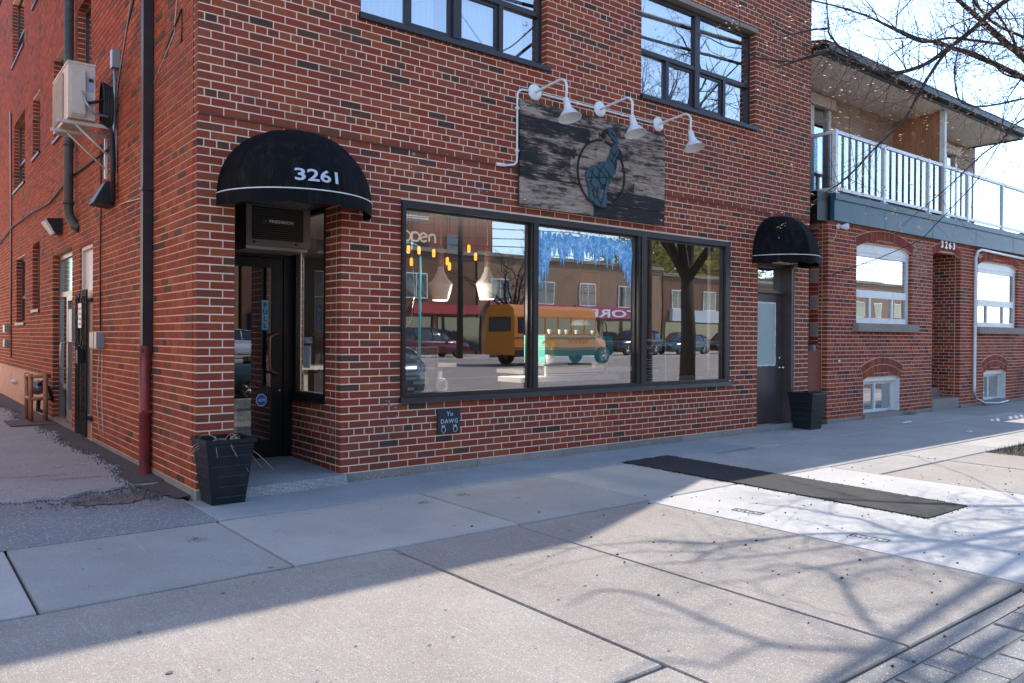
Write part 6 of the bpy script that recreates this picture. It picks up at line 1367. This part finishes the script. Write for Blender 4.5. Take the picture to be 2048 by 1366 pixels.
pink = plain('magenta_sign', (.40, .05, .16), .5); brown = plain('brown_sign', (.13, .07, .05), .6); redp = plain('red_sign', (.45, .05, .05), .5); bl = plain('pale_panel', (.55, .58, .62), .6); tan = plain('tan_wall', (.30, .185, .115), .85, var=.25, scale=1.5); dkred = plain('maroon_brick', (.22, .06, .045), .85)
shopblock(14, 29, 6.9, MAT['brick_opp'], 'brown brick shop block across the street with a brown sign', signs=((15, 22, 2.9, 3.7, brown, ''), (24, 29, 2.9, 3.5, redp, '')))
shopblock(29.2, 48, 7.0, tan, 'tan brick shop block across the street with pink store signs', signs=((30, 37, 2.9, 3.8, pink, ''), (38, 46, 2.9, 3.8, pink, 'STORE')))
shopblock(48.2, 70, 6.6, MAT['brick_opp'], 'brick block across the street with a pale balcony', signs=((49, 60, 2.8, 3.8, bl, ''), (61, 69, 2.8, 3.6, redp, '')))
t = shopblock(70.2, 100, 7.5, tan, 'tan block farthest along the opposite street', signs=((72, 80, 2.8, 3.6, pink, ''),))
t = shopblock(-30, 13.8, 6.4, tan, 'long low tan block across the street to the left', signs=((0, 12, 2.9, 3.7, redp, ''),))
t = thing('apartment_building', 'tall maroon brick apartment block with balconies behind the opposite shops', 'building', (22, -52, 0))
b = MB(); b.box(8, 36.5, -62, -44, .2, 20); obj('wall', b, dkred, t)
for fl_ in range(5):
    z = 7.2+fl_*2.9; b = MB(); b.box(12, 29.5, -44, -42.6, z, z+.25); obj('balcony_slab', b, bl, t); b = MB(); b.box(12, 29.5, -42.7, -42.6, z+.25, z+1.2); obj('balcony_rail', b, MAT['grille'], t)
    for k in range(5): b = MB(); b.box(13+k*3.2, 15.4+k*3.2, -43.99, -43.9, z+.4, z+2.3); obj('window', b, MAT['carglass'], t)
    b = MB(); b.box(32, 33.4, -43.99, -43.9, z+.6, z+2.2); obj('window', b, MAT['carglass'], t)
# street pole, lamp and wires on the far side
def pole(x, y, z0_, h, r, label, name='utility_pole', cat='pole', mat='bark', arm=True):
    t = thing(name, label, cat, (x, y, z0_)); b = MB(); b.tube([(x, y, z0_), (x, y, z0_+h)], [r, r*.75], 10); obj('shaft', b, MAT['bark_dark' if mat == 'bark' else mat], t)
    if arm: b = MB(); b.box(x-1.1, x+1.1, y-.05, y+.05, z0_+h-.8, z0_+h-.68); obj('crossarm', b, MAT[mat], t)
    return t
pole(22.0, -27.6, .2, 10, .17, 'wooden utility pole on the far kerb beside the bus'); pole(52, -27.6, .2, 10, .17, 'wooden utility pole far along the opposite kerb')
t = pole(17.6, -24.6, .0, 5.2, .07, 'teal street lamp standard on the far side', 'street_lamp', 'street lamp', 'teal', False)
b = MB(); b.tube([(17.6, -24.6, 5.2), (17.4, -24.6, 5.7), (16.9, -24.6, 5.8), (16.6, -24.6, 5.5)], .04, 6); obj('arm', b, MAT['teal'], t); b = MB(); b.lathe((16.6, -24.6, 5.3), [(0, .25), (.1, .22), (.26, .05), (.26, 0), (0, 0)], 12); obj('lamp_head', b, MAT['teal'], t)
wires = MB()
for k, (z0_, dz, y) in enumerate(((9.6, .5, -27.6), (9.3, .7, -27.3), (8.9, .6, -27.8), (8.3, .9, -27.6), (7.7, .6, -27.5), (7.3, .9, -27.6), (6.8, .7, -27.7), (6.3, .8, -27.6), (5.9, .5, -27.5))):
    cable([(-40+140*i/30, y, z0_-dz*abs(sin(pi*i/7.5))) for i in range(31)], .025, 'overhead wire strung along the far kerb, number %s counted from the top' % ['one', 'two', 'three', 'four', 'five', 'six', 'seven', 'eight', 'nine'][k], name='street_wire')
# ---- vehicles
def wheel(t, x, y, z, r, w, out):
    b = MB(); b.lathe((x, y, z), [(r*.62, -w/2), (r*.93, -w/2), (r, -w*.3), (r, w*.3), (r*.93, w/2), (r*.62, w/2)], 20, 'y'); o = obj('wheel', b, MAT['rubber'], t)
    b = MB(); yy = out*(w/2-.01); b.lathe((x, y, z), [(r*.62, yy), (r*.55, yy-out*.03), (0, yy-out*.03)], 20, 'y')
    for k in range(5):
        a = 2*pi*k/5; b.tube([(x, y+yy, z), (x+r*.6*cos(a), y+yy+out*.004, z+r*.6*sin(a))], [.04, .025], 5)
    obj('rim', b, MAT['galv'], o)
def car(cx, cy, z, heading, mat, label, kind='hatch', L=4.3, W=1.8, Hh=1.5):
    """heading +1: the nose points to +X"""
    t = thing('parked_car', label, 'car', (cx, cy, z)); s = heading
    if kind == 'suv': st = [(-1, .45, .95, .95, .86), (-.985, .30, 1.02, 1.05, .92), (-.90, .24, 1.03, 1.60, .95), (-.6, .24, 1.02, 1.68, 1), (-.1, .24, 1.0, 1.70, 1), (.18, .24, .98, 1.58, 1), (.42, .24, .97, 1.02, 1), (.75, .24, .92, .93, .97), (.93, .28, .82, .83, .90), (1, .40, .66, .67, .80)]
    else: st = [(-1, .45, .80, .80, .84), (-.985, .28, .94, .98, .92), (-.86, .22, .95, 1.30, .95), (-.62, .22, .94, 1.44, 1), (-.15, .22, .92, 1.48, 1), (.12, .22, .90, 1.40, 1), (.42, .22, .88, .92, 1), (.72, .22, .82, .83, .97), (.93, .26, .72, .73, .90), (1, .36, .58, .59, .80)]
    st = [(a*L/2, zb, zm*Hh/1.5, zt*Hh/1.5 if zt > zm else zt*Hh/1.5, wf*W/2) for a, zb, zm, zt, wf in st]
    b = MB(); n0 = []
    for (x, zb, zm, zt, w) in st:
        n0.append(len(b.v)); X = cx+s*x
        b.v += [(X, cy-w*.93, z+zb), (X, cy-w, z+zb+.12), (X, cy-w*1.0, z+(zb+zm)/2), (X, cy-w*.95, z+zm), (X, cy, z+zm+.015), (X, cy+w*.95, z+zm), (X, cy+w*1.0, z+(zb+zm)/2), (X, cy+w, z+zb+.12), (X, cy+w*.93, z+zb)]
    for i in range(len(st)-1):
        for k in range(9):
            a, c = n0[i]+k, n0[i]+(k+1) % 9; d, e = n0[i+1]+(k+1) % 9, n0[i+1]+k; b.f.append((a, c, d, e)); b.t.append(.5); b.sm.append(True)
    b.f.append(tuple(n0[0]+k for k in range(9))); b.f.append(tuple(n0[-1]+k for k in range(9))[::-1]); b.t += [.5, .5]; b.sm += [False, False]
    obj('body', b, mat, t)
    g = MB(); r = MB(); m0 = []
    cab = [q for q in st if q[3] > q[2]+.02]; cab = [st[st.index(cab[0])-1]]+cab+[st[st.index(cab[-1])+1]] if st.index(cab[-1])+1 < len(st) else cab
    for (x, zb, zm, zt, w) in cab:
        m0.append(len(g.v)); X = cx+s*x; zt = max(zt, zm+.02); wr = w*.95-(zt-zm)*.28
        g.v += [(X, cy-w*.95, z+zm), (X, cy-wr, z+zt-.03), (X, cy+wr, z+zt-.03), (X, cy+w*.95, z+zm)]
        r.v += [(X, cy-wr-.01, z+zt-.05), (X, cy-wr+.08, z+zt), (X, cy, z+zt+.02), (X, cy+wr-.08, z+zt), (X, cy+wr+.01, z+zt-.05)]
    for i in range(len(cab)-1):
        for k in range(3): g.f.append((m0[i]+k, m0[i]+k+1, m0[i+1]+k+1, m0[i+1]+k)); g.t.append(.5); g.sm.append(True)
        if 0 < i < len(cab)-2:
            for k in range(4): a = i*5+k; r.f.append((a, a+1, a+6, a+5)); r.t.append(.5); r.sm.append(True)
    gl = obj('glasshouse', g, MAT['carglass'], t); obj('roof_panel', r, mat, t)
    for (x, zb, zm, zt, w) in (st[3], st[4], st[5]):
        for sd in (-1, 1): p = MB(); X = cx+s*x; wr = w*.95-(zt-zm)*.28; p.tube([(X, cy+sd*w*.955, z+zm), (X-s*.05, cy+sd*(wr+.008), z+zt-.04)], .03, 5); obj('pillar', p, mat, t)
    rr_ = .34 if kind == 'suv' else .31
    for x in (-.62, .62):
        for sd in (-1, 1): wheel(t, cx+s*x*L/2, cy+sd*(W/2-.10), z+rr_, rr_, .2, sd)
    for sd in (-1, 1):
        b = MB(); X = cx-s*L*.492; zc = z+(.86 if kind == 'suv' else .82); b.hexa([(X-.06, cy+sd*W*.34-.14, zc-.07), (X+.06, cy+sd*W*.34-.14, zc-.07), (X+.06, cy+sd*W*.34+.14, zc-.07), (X-.06, cy+sd*W*.34+.14, zc-.07)], [(X-.05, cy+sd*W*.34-.14, zc+.09), (X+.07, cy+sd*W*.34-.14, zc+.09), (X+.07, cy+sd*W*.34+.14, zc+.09), (X-.05, cy+sd*W*.34+.14, zc+.09)]); obj('tail_lamp', b, plain('tail_red', (.5, .02, .03), .2) if 'tail_red' not in bpy.data.materials else bpy.data.materials['tail_red'], t)
        b = MB(); X = cx+s*L*.465; zc = z+.66; b.box(X-.08, X+.05, cy+sd*W*.33-.15, cy+sd*W*.33+.15, zc-.05, zc+.06); obj('headlight', b, MAT['white'], t)
        b = MB(); b.box(cx+s*L*.17-.08, cx+s*L*.17+.08, cy+sd*(W/2+.08)-.08, cy+sd*(W/2+.08)+.08, z+.93, z+1.05); obj('mirror', b, mat, t)
    return t
P1 = carpaint('blue_grey_paint', (.045, .085, .11)); P2 = carpaint('silver_paint', (.50, .51, .53)); P3 = carpaint('maroon_paint', (.12, .02, .03)); P4 = carpaint('black_car_paint', (.02, .022, .026)); P5 = carpaint('white_car_paint', (.7, .7, .7))
car(5.95, -9.78, -.19, -1, P1, 'blue grey hatchback parked at the near kerb, mirrored in the shop glass', L=4.3, W=1.78, Hh=1.52)
car(31, -29.8, .25, 1, P2, 'silver sport utility car parked across the street behind the fence', 'suv'); car(21.8, -30.4, .25, 1, P3, 'maroon sport utility car parked behind the yellow bus', 'suv', 4.6)
for i, (x, m_, l) in enumerate(((37, P4, 'black car parked third along the opposite kerb'), (42.2, P1, 'blue grey car parked fourth along the opposite kerb'), (47.4, P4, 'black sport utility car parked near the pale balcony block'), (53, P5, 'white car parked fifth along the opposite kerb'), (58.5, P4, 'black car parked farthest along the opposite kerb'))):
    car(x, -29.0, .25, -1, m_, l, 'suv' if i % 2 == 0 else 'hatch')
car(3.2, -27.6+1.5, .05, 1, P2, 'silver hatchback parked across the street left of the lamp standard'); car(12.0, -30.2, .25, 1, P5, 'white hatchback across the street before the brown shop block')
# school bus
bus = thing('school_bus', 'yellow orange school bus passing on the far lane, mirrored in the shop glass', 'bus', (24.6, -22.4, .05))
YB_ = plain('school_bus_yellow', (.52, .16, .006), .35, var=.05); z0_ = .06; bx0, bx1, by0, by1 = 20.7, 26.0, -23.6, -21.3
b = MB(); prof = [(by0, z0_+.5), (by0, z0_+2.35), (by0+.12, z0_+2.7), (by0+.45, z0_+2.88), (by1-.45, z0_+2.88), (by1-.12, z0_+2.7), (by1, z0_+2.35), (by1, z0_+.5)]
for i in range(len(prof)): j = (i+1) % len(prof); b.quad((bx0, *prof[i]), (bx1, *prof[i]), (bx1, *prof[j]), (bx0, *prof[j]))
b.poly([(bx0, *p) for p in prof]); b.poly([(bx1, *p) for p in prof][::-1]); obj('body', b, YB_, bus)
for k in range(6):
    x = bx0+.22+k*.85
    for yy in (by1+.004, by0-.012): b = MB(); b.box(x, x+.74, yy, yy+.008, z0_+1.52, z0_+2.28); obj('window', b, MAT['carglass'], bus)
for z in (.80, 1.28): b = MB(); b.box(bx0, bx1, by1+.002, by1+.02, z0_+z, z0_+z+.05); obj('rub_rail', b, MAT['black'], bus)
b = MB(); b.box(bx0+.01, bx1-.01, by1+.002, by1+.018, z0_+.45, z0_+.74); obj('lower_shade_band', b, MAT['black'], bus)  # black band painting in the shade and dirt low on the side
b = MB(); b.box(bx0-.02, bx0-.002, by0+.3, by1-.3, z0_+1.6, z0_+2.3); obj('rear_window', b, MAT['carglass'], bus)
b = MB(); b.hexa([(bx1, by0+.15, z0_+.5), (bx1+1.15, by0+.35, z0_+.5), (bx1+1.15, by1-.35, z0_+.5), (bx1, by1-.15, z0_+.5)], [(bx1, by0+.15, z0_+1.45), (bx1+1.1, by0+.45, z0_+1.2), (bx1+1.1, by1-.45, z0_+1.2), (bx1, by1-.15, z0_+1.45)]); obj('hood', b, YB_, bus)
b = MB(); b.hexa([(bx1, by0+.2, z0_+1.46), (bx1+.55, by0+.25, z0_+1.4), (bx1+.55, by1-.25, z0_+1.4), (bx1, by1-.2, z0_+1.46)], [(bx1, by0+.2, z0_+2.3), (bx1+.05, by0+.25, z0_+2.28), (bx1+.05, by1-.25, z0_+2.28), (bx1, by1-.2, z0_+2.3)]); obj('windscreen', b, MAT['carglass'], bus)
for x in (21.9, 26.6):
    for sd, y in ((1, by1-.15), (-1, by0+.15)): wheel(bus, x, y, z0_+.44, .44, .28, sd)
b = MB(); b.tube([(bx1+.1, by1, z0_+2.2), (bx1+.5, by1+.2, z0_+2.1), (bx1+.6, by1+.2, z0_+1.6)], .03, 5); obj('mirror_arm', b, MAT['black'], bus)
# fence, trees across the street
fn_ = thing('board_fence', 'dark board fence standing between the parked cars across the street', 'fence', (28, -27.8, .25))
for k in range(24): b = MB(); b.box(24.5+k*.2, 24.67+k*.2, -28.3, -28.26, .25, 1.5+random.uniform(-.05, .05)); obj('board', b, MAT['bark'], fn_)
def street_tree(x, y, z, h, r, label, leaves=0, seed=1, forks=6, lm='leafy', name='bare_tree'):
    global rt
    rt = random.Random(seed); t = thing(name, label, 'tree', (x, y, z)); m_ = MB(); m_.tube([(x, y, z-.1), (x+.05, y, z+h*.18), (x, y, z+h*.36)], [r, r*.85, r*.7], 10); obj('trunk', m_, MAT['bark_dark'], t)
    c_ = MB(); bd_ = []; hb = Vector((x, y, z+h*.34))
    for k in range(forks):
        a = 2*pi*k/forks+rt.uniform(-.4, .4); el = rt.uniform(.6, 1.3); d = Vector((cos(a)*cos(el), sin(a)*cos(el), sin(el))); p = hb.copy(); pts = [p.copy()]; l = h*.6
        for i in range(8): d = (d+Vector((rt.gauss(0, .14), rt.gauss(0, .14), rt.gauss(0, .1)+.03))).normalized(); p = p+d*l/8; pts.append(p.copy())
        c_.tube(pts, [r*.55*(1-.85*i/8) for i in range(9)], 6, cap=False)
        for i in range(2, 9):
            sd = Vector((rt.gauss(0, 1), rt.gauss(0, 1), rt.gauss(0, .6))).normalized(); twig(c_, bd_, pts[i], d*.6+sd, h*rt.uniform(.12, .24), r*.10+.006, 2, .9)
    obj('branches', c_, MAT['bark_dark'], t)
    if leaves:
        l_ = MB()
        for k in range(leaves):
            p, d = rt.choice(bd_); p = p+Vector((rt.gauss(0, .35), rt.gauss(0, .35), rt.gauss(0, .3))); s_ = rt.uniform(.12, .26); u_ = Vector((rt.gauss(0, 1), rt.gauss(0, 1), rt.gauss(0, 1))).normalized(); v_ = u_.orthogonal().normalized(); l_.poly([p-u_*s_, p-v_*s_*.5, p+u_*s_, p+v_*s_*.5])
        obj('leaves', l_, MAT[lm], t)
    return t
street_tree(13.3, -5.2, G, 8.5, .22, 'dark trunked street tree farther along the near kerb, mirrored in the right pane', seed=5)
street_tree(29, -32, .25, 7.5, .16, 'bare bushy tree before the brown shop block', seed=9, forks=9)
street_tree(62, -50, .25, 13, .25, 'yellow green budding tree behind the pale balcony block', 9000, 4, 8); street_tree(73, -50, .25, 14, .25, 'bigger yellow green budding tree at the end of the opposite street', 9000, 14, 8)
# building across the alley, out of view; near, tall and pale to bounce light
ob = thing('alley_bounce_building', 'unseen building across the alley to the left, shaped to bounce warm light onto the side wall', 'building', (-14, 12, 0))
b = MB(); b.box(-16, -6.4, .5, 30, G, 9.5); obj('wall', b, plain('warm_bounce_wall', (.86, .52, .34), .9, var=.15, scale=6), ob)
for k in range(6): b = MB(); b.box(-6.4, -6.35, 3+k*4.2, 4.4+k*4.2, 4.2, 5.6); obj('window', b, MAT['carglass'], ob)
b = MB(); b.box(-16.1, -6.3, .4, 30.1, 9.5, 9.75); obj('parapet', b, MAT['stone'], ob)
